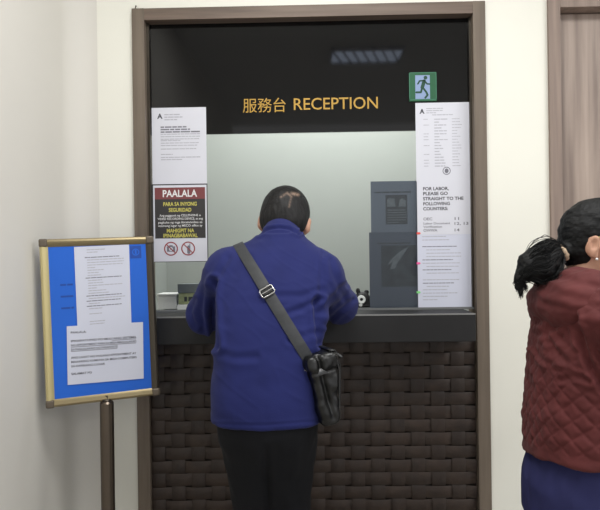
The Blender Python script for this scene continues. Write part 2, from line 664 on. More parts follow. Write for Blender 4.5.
# ================================================================== COUNTER
LY = -0.14         # front edge of the ledge
zt = at(400, 314.3, LY).z
zb = at(400, 342.3, LY).z
lx1 = at(476, 328, LY).x
lx0 = -lx1 - 0.02
o = MB().quadbox(lx0, LY, zb, lx1, 0.45, zt).build('counter_ledge', M['charcoal'], bevel=0.003)
tag(o, 'dark charcoal counter ledge running under the reception window, the man leans on it', 'counter')
MB().quadbox(lx0 + 0.001, LY - 0.0012, zt - 0.0045, lx1 - 0.001, LY + 0.004, zt + 0.0006).build('edge_highlight', M['highlight_grey'], o)  # light caught on the ledge's front edge, built as a pale strip
ZT = zt
print('ledge', zt, zb, lx0, lx1)

# basket-weave front below the ledge
wp = empty('woven_panel', (0, 0.0, 0))
tag(wp, 'dark brown basket-weave panel filling the space below the counter ledge', 'panel')
MB().quadbox(XI0 + 0.001, 0.02, 0.0, XI1 - 0.001, 0.05, zb - 0.001).build('backing_board', M['back'], wp)
PX, PZ = 0.0803, 0.0533
hb, vb_ = MB(), MB()


def ribbon(mb, pts, dirv, half, thick=0.0022, crown=0.0016):
    """flat strip along pts, slightly crowned across its width"""
    b = len(mb.v)
    cs = [(-1, 0.0), (-0.9, 0.8), (0, 1.0), (0.9, 0.8), (1, 0.0)]
    for p in pts:
        for a, c in cs:
            mb.v.append((p[0] + dirv[0] * half * a, p[1] - crown * c - thick, p[2] + dirv[2] * half * a))
    n = len(cs)
    for i in range(len(pts) - 1):
        for k in range(n - 1):
            q = b + i * n + k
            mb.f.append((q, q + 1, q + n + 1, q + n))


rows = int((zb - 0.0) / PZ) + 1
cols = 17
xw0 = at(438.5, 425, 0).x - PX * 14
zr0 = at(400, 366, 0).z + PZ / 2
rw = random.Random(3)
for r in range(rows):
    zc = zr0 - (r - 1) * PZ
    if zc + 0.027 > zb:
        continue
    if zc < 0.02:
        continue
    pts = []
    jz = rw.uniform(-0.0015, 0.0015)
    N = 150
    for i in range(N + 1):
        x = XI0 + 0.003 + (XI1 - XI0 - 0.006) * i / N
        ph = (x - xw0) / PX * PI + (r + 1) * PI
        s_ = math.cos(ph)
        s_ = math.copysign(abs(s_) ** 0.55, s_)
        pts.append((x, 0.012 - 0.0038 * s_ + rw.uniform(-0.0003, 0.0003), zc + jz))
    ribbon(hb, pts, (0, 0, 1), 0.0248 + rw.uniform(-0.0012, 0.0004))
for c in range(-1, cols + 2):
    xc = xw0 + c * PX
    if xc - 0.027 < XI0 or xc + 0.027 > XI1:
        continue
    pts = []
    N = rows * 9
    for i in range(N + 1):
        z = zb - 0.002 - (zb - 0.004) * i / N
        r = (zr0 - z) / PZ
        s_ = math.cos(c * PI + r * PI)
        s_ = math.copysign(abs(s_) ** 0.7, s_)
        pts.append((xc, 0.012 + 0.0034 * s_, z))
    ribbon(vb_, pts, (1, 0, 0), 0.027)
hb.build('woven_strips', M['weave'], wp, sm=0.7, fix=False)
vb_.build('upright_strips', M['weave_v'], wp, sm=0.7, fix=False)


# ================================================================== PAPERS ON THE GLASS
def sheet(name, label, cat, tl, br, y, m, t=0.0006):
    a, b = at(tl[0], tl[1], y), at(br[0], br[1], y)
    w, h = b.x - a.x, a.z - b.z
    mb = MB().quadbox(0, 0, -h, w, t, 0)
    o = mb.build(name, m, None, (a.x, y, a.z))
    tag(o, label, cat)
    return o, w, h


YS = GY - 0.0012
EY = -0.0003

# white notice, left
p, w, h = sheet('notice_sheet', 'plain white notice with small A logo, taped above the maroon and black poster', 'notice', (151.5, 108), (207, 184.5), YS, M['paper'])
k = w / 55.5
mb = MB()
put_text(mb, text('A', 0.021, bold=0.0009), 6 * k, -11 * k, EY)
mb.build('logo', M['dark'], p)
mb = MB()
for i, L in enumerate((16, 20, 13)):
    bars(mb, 13 * k, -(6.5 + 2.6 * i) * k, L * k, 1.1 * k, EY)
for v, L in ((26.5, 40), (29, 40), (31.5, 40), (35.5, 40), (38, 38), (47, 12), (50, 40), (52.3, 22), (33, 20), (41.5, 36)):
    bars(mb, 9 * k, -v * k, L * k, 0.9 * k, EY)
mb.build('fine_print', M['faint'], p)
mb = MB()
for v, L in ((19, 28), (21.5, 30), (24, 40)):
    bars(mb, 9 * k, -v * k, L * k, 1.4 * k, EY)
mb.build('heading', M['ink'], p)

# PAALALA poster
p, w, h = sheet('warning_poster', 'poster with maroon PAALALA heading over yellow and white text and two prohibition circles', 'poster', (153, 185.5), (207.5, 261), YS, M['paper'])
k = w / 54.5
MB().rect(1.6 * k, -14.2 * k, 53 * k, -2.4 * k, EY).build('heading_band', M['maroon'], p)
MB().rect(1.6 * k, -54 * k, 53 * k, -14.2 * k, EY).build('text_band', M['blackprint'], p)
mb = MB()
put_text(mb, text('PAALALA', 7.2 * k, 35 * k, 0.0009, 'CENTER'), 27 * k, -11.8 * k, 2 * EY)
mb.build('heading_lettering', M['whiteprint'], p)
mb = MB()
for s, v, ww in (('PARA SA INYONG', 21, 34), ('SEGURIDAD', 27, 23), ('MAHIGPIT NA', 48, 28), ('IPINAGBABAWAL', 53, 35)):
    put_text(mb, text(s, 3.9 * k, ww * k, 0.0005, 'CENTER'), 27.3 * k, -v * k, 2 * EY)
mb.build('yellow_lettering', M['yellow'], p)
mb = MB()
for s, v, ww in (('Ang paggamit ng CELLPHONE o', 31.8, 42), ('VIDEO RECORDING DEVICE, at ang', 35.2, 46), ('pagkuha ng mga litrato/video sa', 38.8, 45), ('mismong lugar ng MECO office ay', 42.2, 45)):
    put_text(mb, text(s, 2.3 * k, ww * k, 0.0001, 'CENTER'), 27.3 * k, -v * k, 2 * EY)
mb.build('white_lettering', M['whiteprint'], p)
mb = MB()
c1, c2 = (17.5 * k, -64.5 * k), (35 * k, -64.5 * k)
mb.rect(c1[0] - 4.2 * k, c1[1] - 3 * k, c1[0] + 4.2 * k, c1[1] + 2.4 * k, EY)
mb.rect(c1[0] - 1.8 * k, c1[1] + 2.2 * k, c1[0] + 1.8 * k, c1[1] + 3.6 * k, EY)
mb.build('camera_pictogram', M['ink'], p)
mb = MB()
mb.stroke([(c2[0] + 0.6 * k, c2[1] - 4 * k), (c2[0] + 0.6 * k, c2[1] + 1.6 * k)], 3.2 * k, EY)
mb.stroke([(c2[0] + 1.8 * k, c2[1] + 1 * k), (c2[0] + 1.8 * k, c2[1] + 4.6 * k)], 0.9 * k, EY)
mb.build('handset_pictogram', M['ink'], p)
MB().ring(c1[0], c1[1] - 0.3 * k, 1.0 * k, 2.0 * k, 1.6 * EY).build('lens_pictogram', M['paper'], p)
for c in (c1, c2):
    mb = MB()
    mb.ring(c[0], c[1], 5.9 * k, 7.1 * k, 2 * EY)
    mb.stroke([(c[0] - 4.6 * k, c[1] + 4.6 * k), (c[0] + 4.6 * k, c[1] - 4.6 * k)], 1.0 * k, 2.4 * EY)
    mb.build('prohibition_circle', M['redprint'], p)
# dark edging tape round the poster
mb = MB()
mb.rect(-1.2 * k, -h, 0, 1.2 * k, -0.0001)
mb.rect(w, -h, w + 0.9 * k, 1.2 * k, -0.0001)
mb.rect(0, 0, w, 1.2 * k, -0.0001)
mb.rect(-0.4 * k, -h - 0.6 * k, w + 0.9 * k, -h, -0.0001)
mb.build('dark_edging', M['blackprint'], p)

# right: list with seal
p, w, h = sheet('list_sheet', 'white list with A logo and round seal at its foot, highest sheet on the right', 'notice', (415.3, 103), (471.5, 180.5), YS, M['paper'])
k = w / 56.2
mb = MB()
put_text(mb, text('A', 0.019, bold=0.0009), 4.5 * k, -11 * k, EY)
mb.build('logo', M['dark'], p)
mb = MB()
for i, L in enumerate((17, 18, 10, 22)):
    bars(mb, (11 + (6 if i == 3 else 0)) * k, -(5.5 + 2.2 * i) * k, L * k, 0.9 * k, EY)
rr = random.Random(5)
for i in range(17):
    v = (16.5 + 3.0 * i) * k
    if rr.random() < 0.8:
        bars(mb, 8 * k, -v, rr.uniform(4, 6) * k, 0.7 * k, EY, rnd=rr)
    bars(mb, 19 * k, -v, rr.uniform(5, 14) * k, 1.0 * k, EY, rnd=rr)
    if rr.random() < 0.85:
        bars(mb, 37 * k, -v, rr.uniform(5, 11) * k, 0.7 * k, EY, rnd=rr)
mb.build('fine_print', M['faint'], p)
mb = MB()
mb.ring(31 * k, -70 * k, 3.3 * k, 4.1 * k, EY)
mb.disc(31 * k, -70 * k, 2.0 * k, EY, ry=2.4 * k)
mb.build('round_seal', M['ink'], p)

# FOR LABOR sheet
p, w, h = sheet('counter_notice', 'white sheet reading FOR LABOR in capitals with counter numbers, between list and fine-print page', 'notice', (416.8, 180.6), (472.6, 234), YS - 0.0008, M['paper'])
k = w / 55.8
mb = MB()
for s, v, ww in (('FOR LABOR,', 10, 26), ('PLEASE GO', 15, 25), ('STRAIGHT TO THE', 20.2, 41), ('FOLLOWING', 25.3, 27), ('COUNTERS:', 30.4, 25)):
    put_text(mb, text(s, 3.3 * k, ww * k, 0.0005), 6 * k, -v * k, EY)
mb.build('heading', M['dark'], p)
mb = MB()
for s, u, v, ww in (('OEC', 6, 40.6, 9), ('11', 36.5, 40.6, 4.5), ('12, 13', 36.5, 45.6, 14), ('OWWA', 6, 52.2, 14), ('14', 36.5, 52.2, 5)):
    put_text(mb, text(s, 2.9 * k, ww * k, 0.0003), u * k, -v * k, EY)
for s, v, ww in (('Labor Document', 44.8, 27), ('Verification', 48.2, 19)):
    put_text(mb, text(s, 2.2 * k, ww * k, 0.0002), 6 * k, -v * k, EY)
mb.build('counter_lines', M['ink'], p)

# lower fine-print page
p, w, h = sheet('procedure_sheet', 'white fine-print page with coloured flags on its left edge, lowest sheet on the right', 'notice', (417.2, 232.5), (473.8, 307.5), YS, M['paper2'])
k = w / 56.6
rr = random.Random(9)
mb, md = MB(), MB()
for i in range(20):
    v = (4 + 3.4 * i) * k
    tgt, ln = (md, rr.uniform(30, 40)) if i in (3, 7, 10, 14) else (mb, rr.uniform(14, 38))
    if i in (2, 12):
        continue
    bars(tgt, (5 + (4 if rr.random() < 0.3 else 0)) * k, -v, ln * k, 0.8 * k, EY, rnd=rr)
mb.build('fine_print', M['faint'], p)
md.build('heading_lines', M['ink'], p)
for py, m, lb in ((233.3, 'red', 'orange-red sticky flag on the page edge just under the FOR LABOR sheet'), (263.3, 'pink', 'bright pink sticky flag on the fine-print page edge, between red and green ones'), (292.3, 'lime', 'light green sticky flag on the fine-print page edge, lowest of the three')):
    a = at(416.6, py, YS - 0.002)
    o = MB().poly([(0, -0.004), (0.012, -0.0045), (0.017, 0), (0.012, 0.0045), (0, 0.004)]).build('sticky_flag', M[m], None, a)
    me = o.data
    bm = bmesh.new()
    bm.from_mesh(me)
    r_ = bmesh.ops.extrude_face_region(bm, geom=bm.faces[:])
    bmesh.ops.translate(bm, verts=[v for v in r_['geom'] if isinstance(v, bmesh.types.BMVert)], vec=(0, 0.0006, 0))
    bmesh.ops.recalc_face_normals(bm, faces=bm.faces)
    bm.to_mesh(me)
    bm.free()
    tag(o, lb, 'sticky flag', 'sticky flags on the lower right page')

# sheets behind the glass, their backlit darkness put into the colour
YB = GY + 0.0085
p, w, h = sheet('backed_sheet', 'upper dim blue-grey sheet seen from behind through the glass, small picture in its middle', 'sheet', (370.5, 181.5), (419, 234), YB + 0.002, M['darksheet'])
k = w / 48.5
mb = MB()
bars(mb, 4 * k, -10.5 * k, 37 * k, 1.5 * k, EY)
mb.rect(15 * k, -44 * k, 37 * k, -14 * k, EY)
mb.build('printed_block', M['darkprint'], p)
mb = MB()
mb.poly([(16.5 * k, -26 * k), (16.5 * k, -19 * k), (19 * k, -17 * k), (24 * k, -18 * k), (25 * k, -26 * k)], 2 * EY)
mb.poly([(28 * k, -26 * k), (29.5 * k, -19 * k), (32 * k, -17.5 * k), (35.5 * k, -20 * k), (35.5 * k, -26 * k)], 2 * EY)
for v in (29, 31.5, 34, 36.5, 39, 41.5):
    bars(mb, 17 * k, -v * k, (19 if v != 41.5 else 11) * k, 1.0 * k, 2 * EY)
mb.build('picture_detail', M['midprint'], p)
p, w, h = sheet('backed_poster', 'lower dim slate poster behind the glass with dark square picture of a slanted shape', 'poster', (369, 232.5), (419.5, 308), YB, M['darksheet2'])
k = w / 50.5
mb = MB()
bars(mb, 8 * k, -10.5 * k, 34 * k, 1.6 * k, EY)
mb.build('heading_line', M['darkprint'], p)
MB().rect(12 * k, -56 * k, 48 * k, -13.5 * k, EY).build('picture', M['darkprint2'], p)
mb = MB()
mb.poly([(18 * k, -34 * k), (23 * k, -27 * k), (31 * k, -20 * k), (40 * k, -15 * k), (34 * k, -24 * k), (28 * k, -32 * k), (24 * k, -30 * k)], 2 * EY)
mb.poly([(24 * k, -30 * k), (28 * k, -32 * k), (27 * k, -37 * k), (21 * k, -38 * k)], 2 * EY)
mb.build('picture_shape', M['midprint'], p)

# lettering on the black panel
sg = empty('reception_lettering', at(243, 112.8, YS))
tag(sg, 'gold Chinese characters and the word RECEPTION in a row on the black panel', 'sign')
px = (at(378, 120, YS).x - at(243, 120, YS).x) / 135
mb = MB()
t = text('服務台', 12 * px, 43 * px, 0.0001)
lo = min(v[1] for v in t[0])
hi = max(v[1] for v in t[0])
t = ([(v[0] - min(q[0] for q in t[0]), (v[1] - lo) * 14.5 * px / (hi - lo)) for v in t[0]], t[1])
put_text(mb, t, 0, 0, 0)
mb.build('character_lettering', M['gold'], sg)
mb = MB()
t = text('RECEPTION', 12.2 * px, 84 * px, 0.0003)
t = ([(v[0] - min(q[0] for q in t[0]), v[1]) for v in t[0]], t[1])
put_text(mb, t, 51 * px, 2.0 * px, 0)
mb.build('word_lettering', M['gold'], sg)

# exit sign
p, w, h = sheet('exit_sign', 'small square green running-man exit sign on the black panel above the right-hand list', 'sign', (409, 72.5), (436.8, 100.8), YS - 0.006, M['green'], t=0.006)
k = w / 27.8
MB().rect(6.2 * k, -27.2 * k, 21 * k, -3 * k, EY).build('doorway_pictogram', M['pale'], p)
mb = MB()
y2 = 2 * EY
mb.disc(16.6 * k, -5.6 * k, 1.9 * k, y2)
mb.stroke([(15.2 * k, -9.2 * k), (13.2 * k, -15.5 * k)], 3.6 * k, y2)
mb.stroke([(15 * k, -8.6 * k), (10.6 * k, -8.8 * k), (8.8 * k, -11.8 * k)], 1.6 * k, y2)
mb.stroke([(15.8 * k, -9 * k), (18.2 * k, -12 * k), (20.8 * k, -12.2 * k)], 1.6 * k, y2)
mb.stroke([(13.2 * k, -15.5 * k), (11.8 * k, -20.4 * k), (7.2 * k, -20.4 * k)], 2.0 * k, y2)
mb.stroke([(13.6 * k, -15.5 * k), (17 * k, -20 * k), (18.6 * k, -23.2 * k), (16.2 * k, -26 * k)], 2.0 * k, y2)
mb.build('running_figure', M['green2'], p)
mb = MB()
for a in ((0, -0.8, 27.8, 0), (0, -28.3, 27.8, -27.5), (0, -28.3, 0.8, 0), (27, -28.3, 27.8, 0)):
    mb.rect(a[0] * k, a[1] * k, a[2] * k, a[3] * k, EY)
mb.build('pale_border', mat('border_green', (56, 116, 90), 0.4), p)

# small hook above the frame
mb = MB()
a = at(136, 7, -0.004)
mb.tube([(a.x, 0.002, a.z + 0.006), (a.x, -0.006, a.z + 0.004), (a.x - 0.002, -0.007, a.z - 0.008)], 0.0022, 8)
tag(mb.build('wall_hook', M['bronze'], sm=0.8), 'tiny dark hook in the wall above the top left corner of the window frame', 'hook')

# ================================================================== THINGS BEHIND THE GLASS
yb = 0.16
a, b = at(157, 294, yb), at(177, 312, yb)
bx = empty('white_box', ((a.x + b.x) / 2, yb + 0.05, ZT))
tag(bx, 'off-white box on the counter behind the glass, at the far left', 'box')
hw = (b.x - a.x) / 2
hz_ = a.z - ZT
MB().quadbox(-hw, -0.05, 0.0005, hw, 0.05, hz_ * 0.86).build('box_body', M['plastic_w'], bx, bevel=0.003)
MB().quadbox(-hw - 0.002, -0.052, hz_ * 0.86 + 0.0005, hw + 0.002, 0.052, hz_).build('box_lid', M['plastic_w'], bx, bevel=0.003)
a, b = at(177.5, 284, yb - 0.03), at(206, 312, yb - 0.03)
dv = empty('display_device', ((a.x + b.x) / 2, yb - 0.03, ZT))
tag(dv, 'grey desktop device with olive display behind the glass, by the man\'s left sleeve', 'device')
hw = (b.x - a.x) / 2
H = a.z - ZT
mb = MB()
mb.quadbox(-hw, 0.012, 0.001, hw, 0.09, H * 0.98)
mb.quadbox(-hw, 0.0, H * 0.66, hw, 0.012, H)
mb.build('housing', M['plastic_g'], dv, bevel=0.002)
MB().quadbox(-hw + 0.003, 0.004, H * 0.22, hw - 0.004, 0.0118, H * 0.64).build('screen', M['lcd'], dv)
mb = MB()
for u0, u1 in ((-0.55, -0.35), (-0.25, 0.1), (0.2, 0.5)):
    mb.rect(hw * u0, H * 0.32, hw * u1, H * 0.5, 0.0035)
mb.build('screen_segments', M['darkprint'], dv)
MB().quadbox(-hw - 0.002, -0.006, 0.001, hw, 0.0118, H * 0.2).build('base_lip', M['plastic_w'], dv, bevel=0.002)

gy = 0.075
a = at(361, 299, gy)
gd = empty('desk_gadget', (a.x + 0.006, gy, ZT))
tag(gd, 'small black round-bodied desk gadget with a white ring, by the man\'s right elbow', 'gadget')
zc = a.z - ZT
g = Grid((-0.06, -0.045, -0.01), (0.06, 0.06, 0.13), 0.0025)
g.ell((0, 0.01, zc * 0.98), (0.034, 0.028, 0.03), 0.01)
g.ell((0.004, 0.012, zc * 0.45), (0.03, 0.026, 0.026), 0.012)
g.ell((0.006, 0.012, 0.012), (0.036, 0.03, 0.012), 0.01)
g.ell((-0.017, 0.01, zc + 0.034), (0.009, 0.009, 0.012), 0.004)
g.ell((0.019, 0.012, zc + 0.028), (0.010, 0.009, 0.009), 0.004)
g.add(lambda x, y, z: 0.0008 - z + 0 * x + 0 * y, (-1, -1, -1), (1, 1, 1), 0, 'i')
link('gadget_body', sdf_mesh('gadget_body', g, 1), M['plastic_b'], gd)
mb = MB()
mb.lathe([(0.0075, -0.021), (0.0075, -0.0235), (0.0165, -0.0235), (0.0165, -0.012), (0.0075, -0.012)], 28, (-0.006, 0, zc), 'y')
mb.build('white_ring', M['plastic_w'], gd, sm=0.6)
MB().lathe([(0.0008, -0.0232), (0.006, -0.0222), (0.007, -0.013)], 20, (-0.006, 0, zc), 'y').build('black_pupil', M['plastic_b'], gd, sm=0.8)
MB().lathe([(0.001, -0.02), (0.007, -0.018), (0.0085, -0.008)], 20, (-0.009, 0, zc * 0.45), 'y').build('white_dot', M['plastic_w'], gd, sm=0.8)

# ================================================================== SIGN STAND
TH, RO = math.radians(20), 0.028
scx = at(101.3, 319.5, -0.285)
st = empty('sign_stand', (scx.x, -0.285, 0))
tag(st, 'floor sign stand with blue board in a brass frame on a dark metal pole', 'sign stand')
RB = Matrix.Rotation(TH, 4, 'Z') @ Matrix.Rotation(-RO, 4, 'Y')
BW, BH = 0.374, 0.573
BM = Matrix.Translation((0, 0, scx.z)) @ RB


def stpart(o):
    o.matrix_local = BM
    return o


hw, hh = BW / 2, BH / 2
RWd = 0.027
MBs = MB().quadbox(-hw + 0.014, -0.004, -hh + 0.014, hw - 0.014, 0.006, hh - 0.014)
stpart(MBs.build('blue_board', M['blue'], st))


def rail(name, m, p0, p1, inward):
    """snap-frame rail with a rounded profile, mitred into the corners"""
    p0, p1, inw = Vector(p0), Vector(p1), Vector(inward)
    L = (p1 - p0).normalized()
    mb = MB()
    prof = [(0.0, 0.008), (0.0, -0.004), (0.003, -0.010), (0.009, -0.0125), (0.017, -0.011), (0.024, -0.0065), (0.027, -0.0045), (0.027, 0.008)]
    for base, sg_ in ((p0, 1), (p1, -1)):
        for d, y in prof:
            q = base + inw * d + L * sg_ * 0.016
            mb.v.append((q.x, y, q.z))
    n = len(prof)
    for i in range(n):
        j = (i + 1) % n
        mb.f.append((i, j, j + n, i + n))
    mb.f.append(tuple(range(n)))
    mb.f.append(tuple(range(2 * n - 1, n - 1, -1)))
    return stpart(mb.build(name, m, st, sm=0.5))


rail('frame_rail', M['brass'], (-hw, 0, -hh), (-hw, 0, hh), (1, 0, 0))  # same metal all round; reflected brightness is put into each rail's colour
rail('frame_rail', M['brass_shaded'], (-hw, 0, hh), (hw, 0, hh), (0, 0, -1))
rail('frame_rail', M['bronze'], (hw, 0, hh), (hw, 0, -hh), (-1, 0, 0))  # darker colour imitates the dim reflection on this side
rail('frame_rail', M['brass_shaded'], (hw, 0, -hh), (-hw, 0, -hh), (0, 0, 1))
for sx in (-1, 1):
    for sz in (-1, 1):
        g = Grid((-0.02, -0.02, -0.02), (0.04, 0.02, 0.04), 0.002)
        g.ell((0.014, 0, 0.014), (0.017, 0.014, 0.017), 0.0)

        def rb(x, y, z):
            q = [np.abs(v - c) - e for v, c, e in ((x, 0.0125, 0.0075), (y, -0.002, 0.0065), (z, 0.0125, 0.0075))]
            return np.sqrt(np.maximum(q[0], 0) ** 2 + np.maximum(q[1], 0) ** 2 + np.maximum(q[2], 0) ** 2) + np.minimum(np.maximum(np.maximum(q[0], q[1]), q[2]), 0) - 0.0065
        g.D[:] = 1
        g.add(rb, (-0.01, -0.015, -0.01), (0.03, 0.015, 0.03), 0)
        V, Fs = g.nets()
        V = V * np.array([-sx, 1, -sz]) + np.array([sx * hw, 0, sz * hh])
        if sx * sz < 0:
            Fs = Fs[:, ::-1]
        me = bpy.data.meshes.new('corner_cap')
        me.from_pydata(V.tolist(), [], Fs.tolist())
        smooth(me)
        stpart(link('corner_cap', me, M['capm'], st))
# emblem and half hidden words on the blue board
mb = MB()
ex, ez = hw - 0.062, hh - 0.055
mb.rect(ex - 0.019, ez - 0.022, ex + 0.019, ez + 0.022, -0.0045)
for v in (-0.095, -0.135, -0.175):
    bars(mb, -hw + 0.06, hh + v - 0.06, 0.04, 0.006, -0.0045)
stpart(mb.build('board_print', M['bluedark'], st))
mb = MB()
mb.ring(ex, ez, 0.009, 0.0125, -0.0048)
mb.rect(ex - 0.003, ez - 0.008, ex + 0.003, ez + 0.008, -0.0048)
stpart(mb.build('emblem_mark', M['blue'], st))
# pole
pp = at(107, 420, -0.285)
pz = (BM @ Vector((pp.x - scx.x, 0, -hh))).z
lx = pp.x - scx.x
MB().lathe([(0.0235, 0.03), (0.0235, pz - 0.006), (0.019, pz)], 28, (lx, 0.0, 0)).build('pole', M['pole'], st, sm=0.6)
mb = MB()
mb.quadbox(lx - 0.006, -0.006, pz - 0.002, lx + 0.006, 0.006, pz + 0.02)
mb.lathe([(0.015, pz - 0.002), (0.017, pz + 0.004), (0.013, pz + 0.008)], 20, (lx, 0, 0))
mb.build('pole_fitting', M['bronze'], st, sm=0.5)
MB().lathe([(0.17, 0.0005), (0.17, 0.010), (0.16, 0.016), (0.05, 0.024), (0.027, 0.036), (0.0236, 0.05)], 48, (lx, 0, 0)).build('round_base', M['pole'], st, sm=0.6)

# the two papers on the blue board (their own things)
BMw = Matrix.Translation((scx.x, -0.285, 0)) @ BM


def on_board(px, py, off=-0.005):
    """photo pixel -> point on the board's face, in board coordinates"""
    d = CAM_ROT @ Vector(((px - 300) / F, -(py - 255) / F, -1))
    inv = BMw.inverted()
    o_, dd = inv @ CAM_LOC, inv.to_3x3() @ d
    q = o_ + dd * ((off - o_.y) / dd.y)
    return q


def board_sheet(name, label, corners, off, m):
    P = [on_board(*c, off=off) for c in corners]      # tl tr br bl
    o_ = P[0]
    mb = MB()
    mb.v = [(p.x - o_.x, y, p.z - o_.z) for y in (0, 0.0005) for p in P]
    mb.f = [(0, 1, 2, 3), (7, 6, 5, 4), (0, 4, 5, 1), (1, 5, 6, 2), (2, 6, 7, 3), (3, 7, 4, 0)]
    ob = mb.build(name, m)
    ob.matrix_world = BMw @ Matrix.Translation((o_.x, off, o_.z))
    tag(ob, label, 'notice')
    ux = (P[1] - P[0])
    uz = (P[3] - P[0])
    return ob, ux, uz


def place(o_, ux, uz, mb, name, m, W_, H_):
    """shear writing laid out in 0..W_ x 0..-H_ onto the sheet's own axes"""
    mb.v = [(ux.x * v[0] / W_ + uz.x * -v[2] / H_, v[1], ux.z * v[0] / W_ + uz.z * -v[2] / H_) for v in mb.v]
    return mb.build(name, m, o_)


p, ux, uz = board_sheet('schedule_sheet', 'white fine-print sheet on the blue board, tucked behind the PAALALA page', [(74, 247), (129, 244.5), (131.5, 325), (77.5, 328)], -0.0056, M['paper2'])
rr = random.Random(21)
mb, md = MB(), MB()
for i in range(30):
    v = 3 + 2.55 * i
    if rr.random() < 0.12 or v > 77:
        continue
    big = i in (2, 3, 11, 18, 20, 22)
    ln = rr.uniform(34, 37) if big or rr.random() < 0.2 else rr.uniform(8, 24)
    bars(md if big else mb, 10 + (0 if big else 2.2), -v, ln, 0.8, EY, rnd=rr)
place(p, ux, uz, mb, 'fine_print', M['faint'], 55, 80)
place(p, ux, uz, md, 'heading_lines', M['ink'], 55, 80)
p, ux, uz = board_sheet('reminder_page', 'white landscape page headed PAALALA overlapping the sheet above it on the blue board', [(66.7, 326.3), (143, 322), (143.7, 378.5), (67.7, 385)], -0.0068, M['paper2'])
mb = MB()
for s, v, ww in (('PAALALA:', 7.5, 15), ('IPINAPATUPAD PO MULI ANG SISTEMA', 16, 65), ('NG APPOINTMENT PARA SA MGA MAGLALAKAD', 20.2, 65), ('SA PAGLALAKAD NG PASAPORTE', 24.4, 46),
                 ('ANG LAHAT NG WALANG APPOINTMENT AY', 32.5, 65), ('MAAARING KUMUHA SA MGA COMPUTERS', 36.7, 65), ('SA KANILANG LUGAR', 40.9, 33), ('SALAMAT PO', 48.5, 20)):
    put_text(mb, text(s, 2.2, ww, 0.06), 3.6, -v, EY)
for v, u0, u1 in ((16.6, 44, 68.6), (20.8, 3.6, 68.6), (25, 3.6, 49)):
    mb.rect(u0, -v - 0.45, u1, -v, EY)
place(p, ux, uz, mb, 'lettering', M['dark'], 76, 58)


# ================================================================== PEOPLE
def head_prims(g, c, R, s=1.0, female=False):
    """skull, face, ears; c = point between the ears, R = 3x3 (local x right, y forward, z up)"""
    R = np.array(R)
    c = np.array(c)

    def P(*q):
        return c + R @ (np.array(q) * s)
    E = lambda q, r, k=0.015, op='u', rt=None: g.ell(P(*q), tuple(v * s for v in r), k, op, R if rt is None else R @ rt)
    C = lambda a, b, r1, r2, k=0.012, op='u': g.cone(P(*a), P(*b), r1 * s, r2 * s, k, op)
    E((0, -0.014, 0.036), (0.074, 0.082 if female else 0.094, 0.084 if female else 0.088), 0.01)
    E((0, 0.030, -0.030), (0.060, 0.058, 0.078), 0.02)
    E((0, 0.044, -0.086), (0.038, 0.038, 0.030), 0.02)
    E((0, 0.078, 0.026), (0.046, 0.014, 0.011), 0.012)
    for sx in (-1, 1):
        E((sx * 0.045, 0.062, -0.022), (0.02, 0.02, 0.018), 0.015)
        E((sx * 0.031, 0.094, 0.006), (0.015, 0.012, 0.010), 0.008, 's')
        E((sx * 0.031, 0.0785, 0.0135), (0.0145, 0.0115, 0.0045), 0.004)
        E((sx * 0.031, 0.0775, -0.004), (0.0135, 0.0105, 0.0035), 0.004)
        rt = np.array(Matrix.Rotation(-sx * 0.35, 3, 'Z') @ Matrix.Rotation(-0.15, 3, 'X'))
        E((sx * ((0.078 if sx > 0 else 0.066) if female else 0.0845), -0.008, 0.0), (0.010 if female else 0.013, 0.020, 0.031), 0.006, 'u', rt)
        E((sx * (0.076 if sx > 0 or not female else 0.066), -0.003, -0.026), (0.008, 0.010, 0.011), 0.006)
        E((sx * (0.087 if female else 0.096), -0.002, 0.003), (0.006, 0.010, 0.016), 0.004, 's', rt)
    C((0, 0.090, 0.012), (0, 0.108, -0.026), 0.007, 0.011)
    for sx in (-1, 1):
        E((sx * 0.011, 0.100, -0.030), (0.008, 0.009, 0.007), 0.006)
    E((0, 0.090, -0.057), (0.022, 0.008, 0.005), 0.005)
    E((0, 0.090, -0.067), (0.019, 0.008, 0.006), 0.005)
    E((0, 0.084, -0.092), (0.018, 0.012, 0.014), 0.012)
    return P


def hand(g, wrist, d, n, thumb, curl=0.5, s=1.0):
    """d = direction of the fingers, n = back of the hand, thumb = side the thumb leaves on"""
    w = np.array(wrist, float)
    d = np.array(d, float) / np.linalg.norm(d)
    n = np.array(n, float)
    n = n - d * (n @ d)
    n /= np.linalg.norm(n)
    t = np.array(thumb, float)
    t = t - d * (t @ d) - n * (t @ n)
    t /= np.linalg.norm(t)
    R = np.stack([t, d, n], 1)
    g.ell(w + d * 0.048 * s, (0.042 * s, 0.055 * s, 0.015 * s), 0.01, 'u', R)
    for i, (off, ln) in enumerate(((0.031, 0.070), (0.0105, 0.080), (-0.0105, 0.073), (-0.030, 0.058))):
        p = w + d * (0.088 - (0.006 if i in (0,) else 0.012 if i == 3 else 0)) * s + t * off * s
        dirv = d + t * off * 0.9 / 0.031 * 0.031
        dirv /= np.linalg.norm(dirv)
        r = 0.0082 if i != 3 else 0.0072
        a = 0.0
        for j, fr in enumerate((0.45, 0.32, 0.23)):
            a += curl * (0.35, 0.6, 0.45)[j] * (1 + 0.12 * i)
            dv_ = dirv * math.cos(a) - n * math.sin(a)
            q = p + dv_ * ln * fr * s
            g.cone(p, q, r * s, (r - 0.0006) * s, 0.004 if j else 0.006)
            p = q
            r -= 0.0006
    p = w + d * 0.022 * s + t * 0.028 * s - n * 0.004 * s
    q = p + (d * 0.6 + t * 0.75 - n * 0.25) * 0.042 * s
    g.cone(p, q, 0.0135 * s, 0.0105 * s, 0.01)
    q2 = q + (d * 0.9 + t * 0.3 - n * 0.25) * 0.030 * s
    g.cone(q, q2, 0.0100 * s, 0.0078 * s, 0.005)


